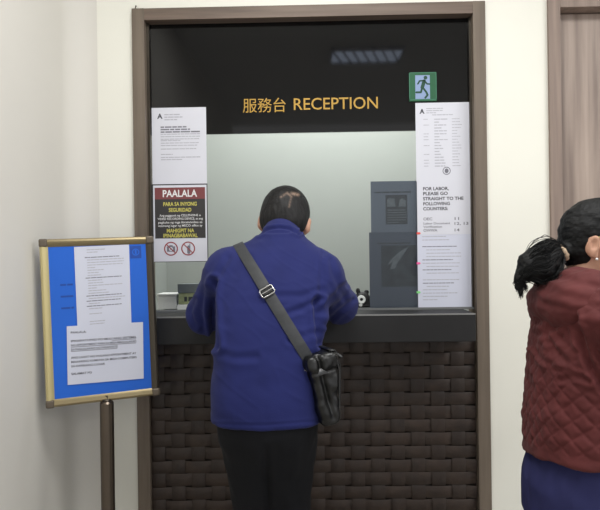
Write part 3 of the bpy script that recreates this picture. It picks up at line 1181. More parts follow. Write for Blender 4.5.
def shoe(mb_grid, ankle, fwd=(0, 1)):
    x, y, z = ankle
    mb_grid.ell((x, y + 0.01, 0.05), (0.042, 0.06, 0.05), 0.02)
    mb_grid.cone((x, y - 0.02, 0.035), (x, y + 0.14, 0.03), 0.036, 0.033, 0.02)
    mb_grid.ell((x, y + 0.14, 0.028), (0.046, 0.07, 0.028), 0.02)
    mb_grid.add(lambda X, Y, Z: 0.002 - Z + 0 * X + 0 * Y, (-9, -9, -1), (9, 9, 3), 0, 'i')


# ------------------------------------------------------------------ the man
MO = Vector((-0.125, -0.52, 0))          # where he stands


def L(px, py, y):
    p = at(px, py, y) - MO
    return (p.x, p.y, p.z)


def W(x, y, z):
    return (x - MO.x, y - MO.y, z)


sh = {-1: L(229, 273, -0.40), 1: L(319, 278, -0.40)}
el = {-1: L(206, 314, -0.25), 1: L(338.5, 305, -0.22)}
wr = {-1: W(-0.22, -0.09, ZT + 0.036), 1: W(-0.01, -0.085, ZT + 0.036)}
hipj = {-1: (-0.076, -0.02, 0.86), 1: (0.066, -0.02, 0.86)}
kn = {-1: (-0.056, 0.0, 0.48), 1: (0.054, 0.0, 0.48)}
an = {-1: (-0.075, -0.03, 0.09), 1: (0.075, -0.03, 0.09)}
hc = L(284.5, 224.5, -0.235)
HR = (Matrix.Rotation(-0.10, 3, 'Z') @ Matrix.Rotation(0.10, 3, 'Y') @ Matrix.Rotation(-0.42, 3, 'X'))
nb = L(281, 243, -0.34)
print('man', sh, el, wr, hc, nb)

zh = at(267, 423.5, -0.6).z
hx = L(267, 430, -0.54)[0]
tors = [(zh, L(267.5, 430, -0.53)[0], -0.02, 0.169, 0.132), (0.95, L(267.3, 400, -0.53)[0], -0.022, 0.168, 0.132), (1.05, L(268, 362, -0.53)[0], -0.012, 0.165, 0.122),
        (1.13, L(269, 340, -0.5)[0], 0.004, 0.168, 0.122), (1.22, L(271, 310, -0.47)[0], 0.045, 0.180, 0.128), (1.30, L(274, 280, -0.43)[0], 0.085, 0.19, 0.125),
        (1.36, L(277, 262, -0.4)[0], 0.12, 0.178, 0.108), (1.41, L(280, 245, -0.37)[0], 0.145, 0.12, 0.085), (1.45, L(281, 238, -0.35)[0], 0.165, 0.065, 0.06)]

# body
g = Grid((-0.40, -0.30, 0.0), (0.42, 0.62, 1.72), 0.0045)
g.loft([(z, cx, cy, a - 0.03, b - 0.03) for z, cx, cy, a, b in tors], 0.02)
g.ell((hx, -0.02, 0.88), (0.125, 0.09, 0.09), 0.03)
for s in (-1, 1):
    c0, c1 = ((-0.060, -0.043), (0.070, 0.062))[s > 0]
    g.cone((hx + c0, -0.012, 0.82), (hx + c1, 0.0, 0.62), 0.054, 0.042, 0.03)
    g.cone((hx + c1, 0.0, 0.62), kn[s], 0.042, 0.038, 0.02)
    g.cone(kn[s], an[s], 0.038, 0.032, 0.02)
    g.ell((kn[s][0], kn[s][1] - 0.015, 0.34), (0.036, 0.038, 0.10), 0.02)
    g.cone((an[s][0], an[s][1], 0.06), (an[s][0], an[s][1] + 0.13, 0.035), 0.033, 0.025, 0.02)
    g.cone(sh[s], el[s], 0.050, 0.040, 0.03)
    g.cone(el[s], wr[s], 0.038, 0.026, 0.015)
P = head_prims(g, hc, HR, 1.0)
g.cone(nb, P(0, -0.025, -0.04), 0.060, 0.055, 0.025)
hand(g, wr[-1], (0.75, 0.62, -0.08), (0, 0, 1), (1, -0.6, 0), 0.35, 0.95)
hand(g, wr[1], (-0.62, 0.70, -0.08), (0, 0, 1), (-1, -0.4, 0), 0.6, 0.95)
man = link('person', sdf_mesh('person', g, 1), M['skin'], None, MO)
tag(man, 'man in a blue jacket and black trousers, seen from behind, bent over the counter', 'person')


def face_details(P_, who, hair_m, s_=1.0):
    """eyeballs with irises, and eyebrows"""
    for sx in (-1, 1):
        ball = [(0.0010, -0.0106), (0.0072, -0.0078), (0.0103, -0.002), (0.0103, 0.002), (0.0072, 0.0078), (0.0010, 0.0106)]
        e = MB().lathe(ball, 16, tuple(P_(sx * 0.031, 0.0775, 0.005))).build('eye', M['eye'], who, sm=1.5)
        iris = [(0.0006, -0.0052), (0.0036, -0.0038), (0.0051, -0.001), (0.0051, 0.001), (0.0036, 0.0038), (0.0006, 0.0052)]
        MB().lathe(iris, 14, tuple(P_(sx * 0.031, 0.0834, 0.0045))).build('iris', M['iris'], e, sm=1.5)
        MB().tube([tuple(P_(sx * 0.014, 0.0905, 0.026)), tuple(P_(sx * 0.030, 0.0895, 0.030)), tuple(P_(sx * 0.046, 0.079, 0.026))], [0.0022, 0.0028, 0.0012], 8).build('eyebrow', hair_m, who, sm=1.5)


face_details(P, man, M['hair2'])

# hair
g = Grid(np.array(hc) - 0.17, np.array(hc) + 0.17, 0.0028)
HRn = np.array(HR)
g.ell(P(0, -0.016, 0.037), (0.0875, 0.104, 0.097), 0.0, 'u', HRn)
g.ell(P(0, -0.050, -0.014), (0.078, 0.058, 0.062), 0.03, 'u', HRn)


def hairline(x, y, z):
    dx, dy, dz = x - hc[0], y - hc[1], z - hc[2]
    lx_, ly_, lz_ = [HRn[0][i] * dx + HRn[1][i] * dy + HRn[2][i] * dz for i in range(3)]
    zcut = np.where(ly_ < -0.035, -0.075, np.where(ly_ < 0.0, -0.075 + (ly_ + 0.035) / 0.035 * 0.095, np.where(ly_ < 0.035, 0.012 - 0.02 * np.sin((ly_) / 0.035 * PI), 0.012 + (ly_ - 0.035) * 1.5)))
    return (zcut - lz_) * 0.7


g.add(hairline, (-9, -9, -9), (9, 9, 9), 0, 'i')


def hdisp(V, n):
    return 0.0012 * nz(V, (90, 90, 30)) + 0.0006 * nz(V, 160, 5.0)


me = sdf_mesh('hair', g, 1, hdisp)
# thin streaks of scalp at the crown
cl = me.color_attributes.new('tone', 'FLOAT_COLOR', 'POINT')
v = np.zeros(len(me.vertices) * 3)
me.vertices.foreach_get('co', v)
v = v.reshape(-1, 3)
tone = np.zeros(len(v))


def pix(pw):
    q = CAM_ROT.transposed() @ (pw - CAM_LOC)
    return q.x / -q.z * F + 300, 255 - q.y / -q.z * F


Rt_ = np.array(CAM_ROT).T
Q_ = (v + np.array(MO) - np.array(CAM_LOC)) @ Rt_.T
hu, ht = Q_[:, 0] / -Q_[:, 2] * F + 300, 255 - Q_[:, 1] / -Q_[:, 2] * F
back = HRn.T @ (v - np.array(hc)).T
for A_, B_, wd, am in (((281, 197), (287.3, 193), 1.0, 0.5), ((287.3, 193), (291.5, 196.5), 1.0, 0.6), ((291.5, 196.5), (289, 207), 0.8, 0.4), ((292, 193.5), (298, 194.8), 1.3, 0.9)):
    tt = np.clip(((hu - A_[0]) * (B_[0] - A_[0]) + (ht - A_[1]) * (B_[1] - A_[1])) / ((B_[0] - A_[0]) ** 2 + (B_[1] - A_[1]) ** 2), 0, 1)
    dd = np.hypot(hu - A_[0] - tt * (B_[0] - A_[0]), ht - A_[1] - tt * (B_[1] - A_[1]))
    tone = np.maximum(tone, 0.62 * am * np.exp(-(dd / wd / 1.15) ** 2) * (back[1] < 0.03))
tone *= np.clip(0.75 + 0.9 * nz(v, 220, 3.0), 0.15, 1)
cl.data.foreach_set('color', np.stack([tone, tone, tone, np.ones_like(tone)], 1).astype(np.float32).ravel())
hr = link('hair', me, M['hair'], man)

# trousers
g = Grid((-0.30, -0.22, 0.02), (0.30, 0.22, 1.0), 0.005)
g.loft([(0.56, hx + 0.010, 0.0, 0.080, 0.040), (0.64, hx + 0.012, -0.004, 0.096, 0.058), (0.72, hx + 0.014, -0.008, 0.112, 0.088), (0.80, hx + 0.011, -0.014, 0.134, 0.116), (0.86, hx + 0.004, -0.02, 0.150, 0.126), (0.90, hx + 0.002, -0.02, 0.150, 0.122), (0.98, hx, -0.02, 0.140, 0.105)], 0.02)
for s, c0, c1 in ((-1, -0.060, -0.043), (1, 0.077, 0.071)):
    g.cone((hx + c0, -0.012, 0.82), (hx + c1, 0.0, 0.62), 0.074, 0.056, 0.05 if s < 0 else 0.008)
    g.cone((hx + c1, 0.0, 0.62), (kn[s][0], 0.0, 0.48), 0.054, 0.054, 0.008)
    g.cone((kn[s][0], 0.0, 0.48), (an[s][0], an[s][1], 0.10), 0.054, 0.053, 0.008)
    g.cone((an[s][0], an[s][1], 0.10), (an[s][0], an[s][1] + 0.012, 0.05), 0.054, 0.058, 0.012)
g.add(lambda x, y, z: 0.04 - z + 0 * x + 0 * y, (-9, -9, -9), (9, 9, 9), 0, 'i')


def tdisp(V, n):
    out = 0.004 * nz(V, (14, 14, 22), 3.0) + 0.003 * nz(V, (30, 30, 12), 8.0)
    return out - 0.013 * np.exp(-((V[:, 0] - hx - 0.004) / 0.010) ** 2) * np.clip((0.86 - V[:, 2]) / 0.12, 0, 1)


link('trousers', sdf_mesh('trousers', g, 2, tdisp), M['trousers'], man)
for s in (-1, 1):
    g = Grid((an[s][0] - 0.08, -0.14, -0.006), (an[s][0] + 0.08, 0.24, 0.13), 0.004)
    shoe(g, an[s])
    link('shoe', sdf_mesh('shoe', g, 1), M['shoe'], man)

# jacket
g = Grid((-0.42, -0.30, 0.80), (0.42, 0.62, 1.60), 0.0045)
g.loft(tors, 0.02, p=2.4)
for s in (-1, 1):
    S_, E_, W_ = np.array(sh[s]), np.array(el[s]), np.array(wr[s])
    g.ell(S_ + (0.0 * s, 0, -0.005), (0.074, 0.085, 0.074), 0.05)
    g.cone(S_, E_, 0.074, 0.066, 0.035)
    dW = (W_ - E_)
    g.cone(E_, E_ + dW * 0.45, 0.066, 0.052, 0.02)
    g.cone(E_ + dW * 0.45, E_ + dW * 0.86, 0.050, 0.036, 0.01)
    # sloping shoulder yoke from neck to shoulder
    g.cone(np.array(nb) + (0.03 * s, 0.0, -0.012), S_ + (-0.022 * s, 0.0, 0.026), 0.050, 0.047, 0.03)
# stand collar
cA = np.array(L(281, 240, -0.335))
cB = np.array(P(0.0, -0.030, -0.045)) + np.array((0, 0, 0.0))
g.cone(cA, cA + (cB - cA) * 1.25, 0.070, 0.064, 0.018)
g.cone(cA + (cB - cA) * 0.75, cA + (cB - cA) * 2.6, 0.060, 0.058, 0.0, 's')
# hollow under the hem
g.loft([(zh - 0.03, hx, -0.02, 0.150, 0.118), (zh + 0.06, hx, -0.02, 0.150, 0.118)], 0.0, 's')
creases = []


def crease_disp(Vw, ny, lines):
    Rt = np.array(CAM_ROT).T
    Q = (Vw - np.array(CAM_LOC)) @ Rt.T
    U = Q[:, 0] / -Q[:, 2] * F + 300
    T = 255 - Q[:, 1] / -Q[:, 2] * F
    pxm = -Q[:, 2] / F
    bk = np.clip(-ny * 2.0 + 0.5, 0, 1)
    out = np.zeros(len(Vw))
    for pts, dep, wd in lines:
        dm = np.full(len(Vw), 1e9)
        for (x0, y0), (x1, y1) in zip(pts[:-1], pts[1:]):
            ux_, uy_ = x1 - x0, y1 - y0
            t = np.clip(((U - x0) * ux_ + (T - y0) * uy_) / (ux_ ** 2 + uy_ ** 2), 0, 1)
            dm = np.minimum(dm, np.hypot(U - x0 - t * ux_, T - y0 - t * uy_))
        q = dm * pxm / wd
        out += bk * dep * (-np.exp(-q ** 2) + 0.45 * np.exp(-((q - 2.0) / 0.9) ** 2))
    return out




def crease(pts, depth, width):
    creases.append(([tuple(p) for p in pts], depth, width))


# (pixel polylines in the photo, turned to x,z of the back; depth positive = groove)
crease([(214, 282), (212, 300), (213, 325), (216, 346)], 0.016, 0.010)
crease([(206, 290), (200, 310), (203, 330)], 0.004, 0.010)
crease([(317, 300), (318, 318), (321, 345)], 0.015, 0.010)
crease([(318, 300), (303, 308), (288, 313)], 0.005, 0.008)
crease([(322, 290), (300, 296), (278, 296)], 0.0035, 0.009)
crease([(330, 262), (338, 285), (345, 300)], 0.004, 0.009)
crease([(324, 254), (322, 275), (320, 298)], 0.004, 0.008)
crease([(345, 285), (330, 300), (322, 312)], 0.005, 0.008)
crease([(353, 300), (338, 312), (326, 325)], 0.005, 0.008)
crease([(228, 258), (220, 272), (215, 285)], 0.004, 0.009)
crease([(290, 340), (306, 335), (320, 332)], 0.003, 0.009)
crease([(218, 352), (235, 358), (255, 357)], 0.003, 0.010)
crease([(258, 234), (268, 229), (278, 227.5), (289, 229), (299, 234)], 0.006, 0.0045)
crease([(299, 234), (303, 227)], 0.006, 0.004)
crease([(215, 424), (265, 425), (319, 421)], 0.0018, 0.003)
crease([(195, 300), (190, 312), (196, 325)], 0.004, 0.008)


def jdisp(V, n):
    out = 0.0035 * nz(V, (9, 9, 13), 2.0) + 0.0015 * nz(V, (24, 24, 34), 6.0)
    r_ = 1 - np.abs(nz(V @ np.array([[0.8, 0, 0.6], [0, 1, 0], [-0.6, 0, 0.8]]), (7, 6, 26), 11.0)) * 2.2
    out += 0.0012 * np.clip(r_, 0, 1) ** 3
    out += crease_disp(V + np.array(MO), n[:, 1], creases)
    return out


jme = sdf_mesh('jacket', g, 2, jdisp)
jk = link('jacket', jme, M['jacket'], man)

# ------------------------------------------------------------------ the cross-body bag
vv = np.zeros(len(jme.vertices) * 3)
jme.vertices.foreach_get('co', vv)
vv = vv.reshape(-1, 3) + np.array(MO)
bvh = BVHTree.FromPolygons([Vector(q) for q in vv.tolist()], [tuple(p.vertices) for p in jme.polygons])


def on_back(px, py):
    d = (CAM_ROT @ Vector(((px - 300) / F, -(py - 255) / F, -1))).normalized()
    h_ = bvh.ray_cast(CAM_LOC, d)
    if h_[0] is None:                       # just off the cloth: take the nearest point
        q_ = at(px, py, -0.5)
        h_ = bvh.find_nearest(q_)
        print('miss', px, py)
    return h_[0], h_[1]


bag = empty('shoulder_bag', at(323, 388, -0.61))
tag(bag, 'black leather cross-body bag at the man\'s right hip, wide strap across his back', 'bag')
bl = Vector(bag.location)
P0, P1 = on_back(240.3, 239)[0], on_back(309, 360)[0]
e1 = (P0 - P1).normalized()
mid = on_back(272, 300)[0]
view = (mid - CAM_LOC).normalized()
pn = e1.cross(view).normalized()
e2 = pn.cross(e1).normalized()
if e2.y < 0:
    e2 = -e2
cc = (P0 + P1) / 2 + e2 * 0.11
path = []
for i in range(240):
    a = 2 * PI * i / 240
    d = e1 * math.cos(a) - e2 * math.sin(a)
    src = cc + d * 0.6
    h_ = bvh.ray_cast(src, -d)
    if h_[0] is not None:
        path.append((h_[0], h_[1]))
# smooth the loop and lift it off the cloth
pts = [p for p, n in path]
N = len(pts)
rad = [(p - cc).length for p in pts]
dirs = [(p - cc).normalized() for p in pts]
sm_ = []
for i in range(N):
    ws = [rad[(i + j) % N] for j in range(-9, 10)]
    sm_.append(max(sum(ws) / 19, rad[i]))
sm_ = [max(sum(sm_[(i + j) % N] for j in range(-3, 4)) / 7, rad[i]) + 0.003 for i in range(N)]
loop = [cc + dirs[i] * sm_[i] for i in range(N)]


def strap_mesh(loop, half, th, closed=True):
    mb = MB()
    N = len(loop)
    for i, p in enumerate(loop):
        if closed:
            t = (loop[(i + 1) % N] - loop[i - 1]).normalized()
        else:
            t = (loop[min(i + 1, N - 1)] - loop[max(i - 1, 0)]).normalized()
        # the strap lies flat on the cloth: its width follows the surface
        _, n, _, _ = bvh.find_nearest(p)
        s_ = t.cross(n).normalized()
        s_ = (pn * (1 if s_.dot(pn) > 0 else -1) * 0.5 + s_ * 0.5).normalized()
        s_ = s_ if s_.dot(pn) > 0 else -s_
        o_ = s_.cross(t).normalized()
        if o_.dot(p - cc) < 0:
            o_ = -o_
        for a_, b_ in ((-half, -th), (half, -th), (half, th), (half * 0.9, th * 1.4), (-half * 0.9, th * 1.4), (-half, th)):
            q = p + s_ * a_ + o_ * b_ - bl
            mb.v.append(tuple(q))
    m_ = 6
    for i in range(N if closed else N - 1):
        j = (i + 1) % N
        for k_ in range(m_):
            mb.f.append((i * m_ + k_, i * m_ + (k_ + 1) % m_, j * m_ + (k_ + 1) % m_, j * m_ + k_))
    return mb


# break the loop where the bag hangs (near P1)
ia = min(range(N), key=lambda i: (loop[i] - P1).length)
order = [loop[(ia + i) % N] for i in range(N)]
strap_mesh(order[3:], 0.0170, 0.0016, False).build('strap', M['web'], bag, sm=0.7)

# steel slide buckle on the strap
bp_, bn_ = on_back(265, 294)
ib = min(range(N), key=lambda i: (loop[i] - bp_).length)
bc = loop[ib]
bt = (loop[(ib + 1) % N] - loop[ib - 1]).normalized()
bo = (bc - cc)
bo = (bo - bt * bo.dot(bt)).normalized()
_, bnn, _, _ = bvh.find_nearest(bc)
bo = (bnn - bt * bnn.dot(bt)).normalized()
bs = bt.cross(bo).normalized()
q = lambda a_, b_, c_: tuple(bc + bs * a_ + bt * b_ + bo * c_ - bl)
mb = MB()
ww, hh2 = 0.0205, 0.0135
cs = [q(ww, hh2 - .004, .006), q(ww - .004, hh2, .006), q(-ww + .004, hh2, .006), q(-ww, hh2 - .004, .006), q(-ww, -hh2 + .004, .006), q(-ww + .004, -hh2, .006), q(ww - .004, -hh2, .006), q(ww, -hh2 + .004, .006), q(ww, hh2 - .004, .006)]
mb.tube(cs, 0.0026, 8)
mb.tube([q(-ww, 0, .007), q(ww, 0, .007)], 0.0018, 8)
mb.build('slide_buckle', M['steel'], bag, sm=0.8)
mb = MB()
mb.v = [q(a_, b_, c_) for c_ in (0.003, 0.0075) for a_, b_ in ((-0.014, -0.008), (0.014, -0.008), (0.014, 0.008), (-0.014, 0.008))]
mb.f = [(0, 1, 2, 3), (4, 5, 6, 7), (0, 1, 5, 4), (1, 2, 6, 5), (2, 3, 7, 6), (3, 0, 4, 7)]
mb.build('strap_tab', M['leather'], bag)

# bag body: soft pouch, its end gusset towards us, wide side along the hip
BR = Matrix.Rotation(math.radians(24), 3, 'Z') @ Matrix.Rotation(math.radians(-8), 3, 'Y')
BRn = np.array(BR)
g = Grid((-0.16, -0.2, -0.16), (0.16, 0.22, 0.16), 0.0035)


def pouch(x, y, z):
    lx_, ly_, lz_ = [BRn[0][i] * x + BRn[1][i] * y + BRn[2][i] * z for i in range(3)]
    f = np.clip((lz_ + 0.105) / 0.21, 0, 1)
    hx_ = 0.028 + 0.024 * f
    q0 = np.abs(lx_ - 0.004 * f) - (hx_ - 0.018)
    q1 = np.abs(ly_ - 0.07) - (0.105 - 0.018)
    q2 = np.abs(lz_) - (0.105 - 0.018)
    return (np.sqrt(np.maximum(q0, 0) ** 2 + np.maximum(q1, 0) ** 2 + np.maximum(q2, 0) ** 2) + np.minimum(np.maximum(np.maximum(q0, q1), q2), 0) - 0.018) * 0.9


g.add(pouch, (-0.15, -0.18, -0.15), (0.15, 0.21, 0.15), 0)


def bdisp(V, n):
    l = V @ BRn
    out = 0.006 * nz(V, (20, 14, 22), 4.0) + 0.003 * nz(V, 50, 9.0)
    # gusset tuck and a zip seam on the end that faces us
    out -= 0.012 * np.exp(-((l[:, 0] + 0.004 + 0.1 * l[:, 2]) / 0.007) ** 2) * (n[:, 1] < -0.2) * np.clip((l[:, 2] + 0.09) / 0.05, 0, 1)
    out -= 0.004 * np.exp(-((l[:, 2] - 0.055) / 0.005) ** 2)
    return out


link('bag_body', sdf_mesh('bag_body', g, 1, bdisp), M['leather'], bag)
# outer flap pocket panel on the far side, top flap, piping
B = lambda x, y, z: tuple(BR @ Vector((x, y, z)))
mb = MB()
n0 = len(mb.v)
for i in range(13):
    f = i / 12
    for j in range(9):
        y = -0.026 + 0.19 * j / 8
        z = 0.108 - 0.13 * f
        x = (0.036 + 0.022 * (z + 0.02) / 0.13) * math.sin(min(1, 0.25 + f * 1.6) * PI / 2) + 0.006
        if f < 0.2:
            z = 0.110 - 0.02 * f
        mb.v.append(B(x, y, z))
for i in range(12):
    for j in range(8):
        a_ = n0 + i * 9 + j
        mb.f.append((a_, a_ + 1, a_ + 10, a_ + 9))
o = mb.build('flap', M['leather2'], bag, sm=1.2)
md_ = o.modifiers.new('thickness', 'SOLIDIFY')
md_.thickness = 0.004
mb = MB()
mb.tube([B(0.040, -0.031, 0.092), B(0.044, -0.033, 0.05), B(0.037, -0.033, 0.0), B(0.030, -0.032, -0.05), B(0.022, -0.030, -0.085)], 0.0028, 8)
mb.build('piping', M['leather2'], bag, sm=1.0)
# end ring, tab and the loose strap end
mb = MB()
t0 = order[1] - bl
rg = []
rc = Vector(t0) + Vector((0.002, -0.004, -0.012))
for i in range(21):
    a_ = 2 * PI * i / 20
    rg.append(tuple(rc + bs * 0.021 * math.cos(a_) + bt * 0.011 * math.sin(a_)))
mb.tube(rg, 0.0024, 8, False)
mb.build('strap_ring', M['steel'], bag, sm=1.0)
mb = MB()
a0, a1 = Vector(rc), Vector(B(-0.006, -0.036, 0.05))
for i in range(8):
    f = i / 7
    c_ = a0.lerp(a1, f) + Vector((0, -0.006 * math.sin(f * PI), 0))
    for s_ in (-1, 1):
        for t_ in (-0.0015, 0.0015):
            mb.v.append(tuple(c_ + Vector((1, 0.2, 0.3)).normalized() * 0.013 * s_ + Vector((0, t_, 0))))
for i in range(7):
    b_ = i * 4
    for x_, y_ in ((0, 1), (1, 3), (3, 2), (2, 0)):
        mb.f.append((b_ + x_, b_ + y_, b_ + 4 + y_, b_ + 4 + x_))
mb.build('strap_anchor', M['leather2'], bag, sm=0.8)
mb = MB()
lp = [at(326, 362, -0.62), at(330, 354, -0.62), at(336, 353, -0.615), at(341, 357, -0.61)]
mb.tube([tuple(p - bl) for p in lp], [0.004, 0.0045, 0.004, 0.0055], 8)
mb.build('zip_pull', M['leather2'], bag, sm=1.0)
mb = MB()
rc2 = at(326, 362, -0.628) - bl
mb.tube([tuple(rc2 + Vector((0.009 * math.cos(2 * PI * i / 16), 0, 0.007 * math.sin(2 * PI * i / 16)))) for i in range(17)], 0.002, 8, False)
mb.build('zip_ring', M['steel'], bag, sm=1.0)

# ------------------------------------------------------------------ the woman
FX = math.radians(-90 - 3)      # faces +x, a touch towards us
wc = at(525, 400, -0.7)
WO = Vector((wc.x + 0.160, -0.7, 0))
RW = Matrix.Rotation(FX, 3, 'Z')


def LW(px, py, y):
    return np.array(RW.transposed() @ (at(px, py, y) - WO))


ear = LW(592.5, 245.5, -0.765)
WR = Matrix.Rotation(-0.52, 3, 'Z') @ Matrix.Rotation(-0.05, 3, 'X')
whc = ear - np.array(WR) @ np.array((0.075, -0.008, 0.0))
WRn = np.array(WR)
wsh = {-1: (-0.165, -0.015, 1.225), 1: (0.172, -0.015, 1.225)}
wel = {-1: (-0.20, 0.12, 1.00), 1: (0.20, 0.12, 1.00)}
wwr = {-1: (-0.09, 0.29, 1.06), 1: (0.09, 0.29, 1.06)}
whj = {-1: (-0.078, 0, 0.78), 1: (0.078, 0, 0.78)}
wkn = {-1: (-0.085, 0.01, 0.43), 1: (0.085, 0.01, 0.43)}
wan = {-1: (-0.08, -0.02, 0.085), 1: (0.08, -0.02, 0.085)}
print('woman', WO, ear, whc)

wt = [(0.79, 0, 0.0, 0.195, 0.148), (0.92, 0, 0.0, 0.192, 0.145), (1.02, 0, 0.0, 0.186, 0.137), (1.12, 0, 0.002, 0.186, 0.130),
      (1.20, 0, 0.002, 0.182, 0.120), (1.25, 0, -0.008, 0.15, 0.110), (1.29, 0, -0.008, 0.09, 0.085)]
g = Grid((-0.34, -0.24, 0.0), (0.34, 0.50, 1.60), 0.0045)
g.loft([(z, x, y, a - 0.03, b - 0.035) for z, x, y, a, b in wt], 0.02)
g.ell((0, 0, 0.80), (0.14, 0.09, 0.10), 0.03)
for s in (-1, 1):
    g.cone(whj[s], wkn[s], 0.062, 0.046, 0.03)
    g.cone(wkn[s], wan[s], 0.046, 0.032, 0.02)
    g.cone((wan[s][0], wan[s][1], 0.055), (wan[s][0], wan[s][1] + 0.12, 0.032), 0.03, 0.023, 0.02)
    g.cone(wsh[s], wel[s], 0.044, 0.036, 0.03)
    g.cone(wel[s], wwr[s], 0.036, 0.025, 0.015)
    hand(g, wwr[s], (-0.35 * s, 0.85, 0.25), (0.6 * s, -0.1, 0.7), (-0.6 * s, 0, 0.8), 0.4, 0.9)
PW = head_prims(g, whc, WRn, 0.96, True)
g.cone((0, -0.015, 1.25), PW(0, -0.02, -0.04), 0.056, 0.050, 0.025)
wo = link('person', sdf_mesh('person', g, 1), M['skin'], None, WO)
wo.rotation_euler = (0, 0, FX)
tag(wo, 'woman with a black ponytail in a quilted burgundy jacket, at the right edge', 'person')
face_details(PW, wo, M['hair2'])
# glasses: thin temples hooked over the ears, round rims
mb = MB()
for sx in (-1, 1):
    mb.tube([PW(sx * 0.081, -0.020, -0.008), PW(sx * 0.082, -0.008, 0.022), PW(sx * 0.082, 0.03, 0.024), PW(sx * 0.066, 0.108, 0.018)], 0.0015, 8)
    mb.tube([PW(sx * (0.034 + 0.026 * math.cos(2 * PI * i / 20)), 0.112, 0.006 + 0.02 * math.sin(2 * PI * i / 20)) for i in range(21)], 0.0013, 6, False)
mb.tube([PW(-0.010, 0.113, 0.012), PW(0, 0.115, 0.015), PW(0.010, 0.113, 0.012)], 0.0013, 6)
mb.build('eyeglasses', M['brass'], wo, sm=1.0)
mb = MB()
mb.lathe([(0.0004, -0.0035), (0.0028, -0.0022), (0.0036, 0), (0.0028, 0.0022), (0.0004, 0.0035)], 14, tuple(PW(0.084, 0.004, -0.036)))
mb.build('earring', M['plastic_w'], wo, sm=1.5)

# hair pulled back, one object: cap and ponytail
g = Grid((-0.13, -0.34, 1.10), (0.16, 0.16, 1.60), 0.0032)
g.ell(PW(0, -0.012, 0.037), (0.080, 0.091, 0.093), 0.0, 'u', WRn)
g.ell(PW(0, -0.042, -0.015), (0.064, 0.052, 0.062), 0.03, 'u', WRn)


def whairline(x, y, z):
    dx, dy, dz = x - whc[0], y - whc[1], z - whc[2]
    lx_, ly_, lz_ = [WRn[0][i] * dx + WRn[1][i] * dy + WRn[2][i] * dz for i in range(3)]
    ly_ = np.where(lx_ < 0, ly_ - 0.032, ly_)
    zcut = np.where(ly_ < -0.028, -0.07, np.where(ly_ < 0.012, -0.07 + (ly_ + 0.028) / 0.04 * 0.105, np.where(ly_ < 0.03, 0.028, 0.028 + (ly_ - 0.03) * 0.9)))
    return (zcut - lz_) * 0.7


g.add(whairline, (-9, -9, -9), (9, 9, 9), 0, 'i')
# hair swept over the far ear
g.ell(PW(-0.066, -0.012, 0.002), (0.022, 0.034, 0.040), 0.02, 'u', WRn)
# ponytail core
yt = -0.715
pt = [LW(562, 251, yt), LW(549, 257, yt), LW(540, 264, yt), LW(530, 266, yt), LW(520, 277, yt), LW(517, 288, yt)]
for (a_, b_, r1, r2) in ((0, 1, 0.020, 0.036), (1, 2, 0.036, 0.050), (2, 3, 0.050, 0.032), (3, 4, 0.032, 0.013), (4, 5, 0.013, 0.006)):
    g.cone(pt[a_], pt[b_], r1, r2, 0.012)


def whd(V, n):
    return 0.003 * nz(V, (30, 26, 60), 1.0) + 0.0015 * nz(V, 120, 7.0)


hairw = link('hair', sdf_mesh('hair', g, 1, whd), M['hair2'], wo)
# loose strands over the ponytail
rs = random.Random(4)
mb = MB()
tip = [LW(521, 296, yt), LW(526, 290, yt), LW(519, 291, yt), LW(515, 284, yt)]
for i in range(420):
    a_ = rs.uniform(0, 2 * PI)
    rr_ = rs.uniform(0.8, 1.16) if rs.random() < 0.9 else rs.uniform(1.1, 1.4)
    off = np.array([math.cos(a_), 0, math.sin(a_)])
    lowr = math.sin(a_) < -0.2
    tr = rs.random()
    pts_ = []
    if lowr and tr < 0.6:      # lower locks end bluntly against the hood
        ctrl = [(pt[0], 0.016), (LW(556, 262, yt), 0.036), (LW(551 + rs.uniform(-7, 4), 268, yt), 0.046), (LW(546 + rs.uniform(-8, 8), 276, yt), 0.030)]
    else:
        ctrl = [(pt[0], 0.016), (pt[1], 0.038), (pt[2], 0.050), (pt[3], 0.036), (pt[4], 0.018), (rs.choice(tip), 0.006)]
    for (c_, r_) in ctrl:
        p_ = c_ + off * r_ * rr_ + np.array([rs.uniform(-1, 1), rs.uniform(-1, 1), rs.uniform(-1, 1)]) * 0.005
        pts_.append(Vector(p_))
    # subdivide smoothly
    sub = []
    for k_ in range(len(pts_) - 1):
        p0, p1, p2, p3 = pts_[max(k_ - 1, 0)], pts_[k_], pts_[k_ + 1], pts_[min(k_ + 2, len(pts_) - 1)]
        for t in (0, 0.25, 0.5, 0.75):
            sub.append(0.5 * ((2 * p1) + (p2 - p0) * t + (2 * p0 - 5 * p1 + 4 * p2 - p3) * t * t + (3 * p1 - p0 - 3 * p2 + p3) * t ** 3))
    sub.append(pts_[-1])
    n_ = len(sub)
    mb.tube(sub, [0.0010 * (1 - 0.7 * (k_ / n_) ** 3) for k_ in range(n_)], 4)
mb.build('ponytail_strands', M['hair2'], hairw, sm=1.5, fix=False)
mb = MB()
tc_ = LW(561.5, 252.5, -0.72)
dirt = (LW(549, 257, yt) - LW(566, 246, yt))
dirt = Vector(dirt).normalized()
o1 = dirt.orthogonal().normalized()
o2 = dirt.cross(o1)
mb.tube([tuple(Vector(tc_) + (o1 * math.cos(2 * PI * i / 24) + o2 * math.sin(2 * PI * i / 24)) * 0.018) for i in range(25)], [0.0075 + 0.0012 * math.sin(i * 2.1) for i in range(25)], 8, False)
mb.build('hair_tie', M['tie'], hairw, sm=1.2)

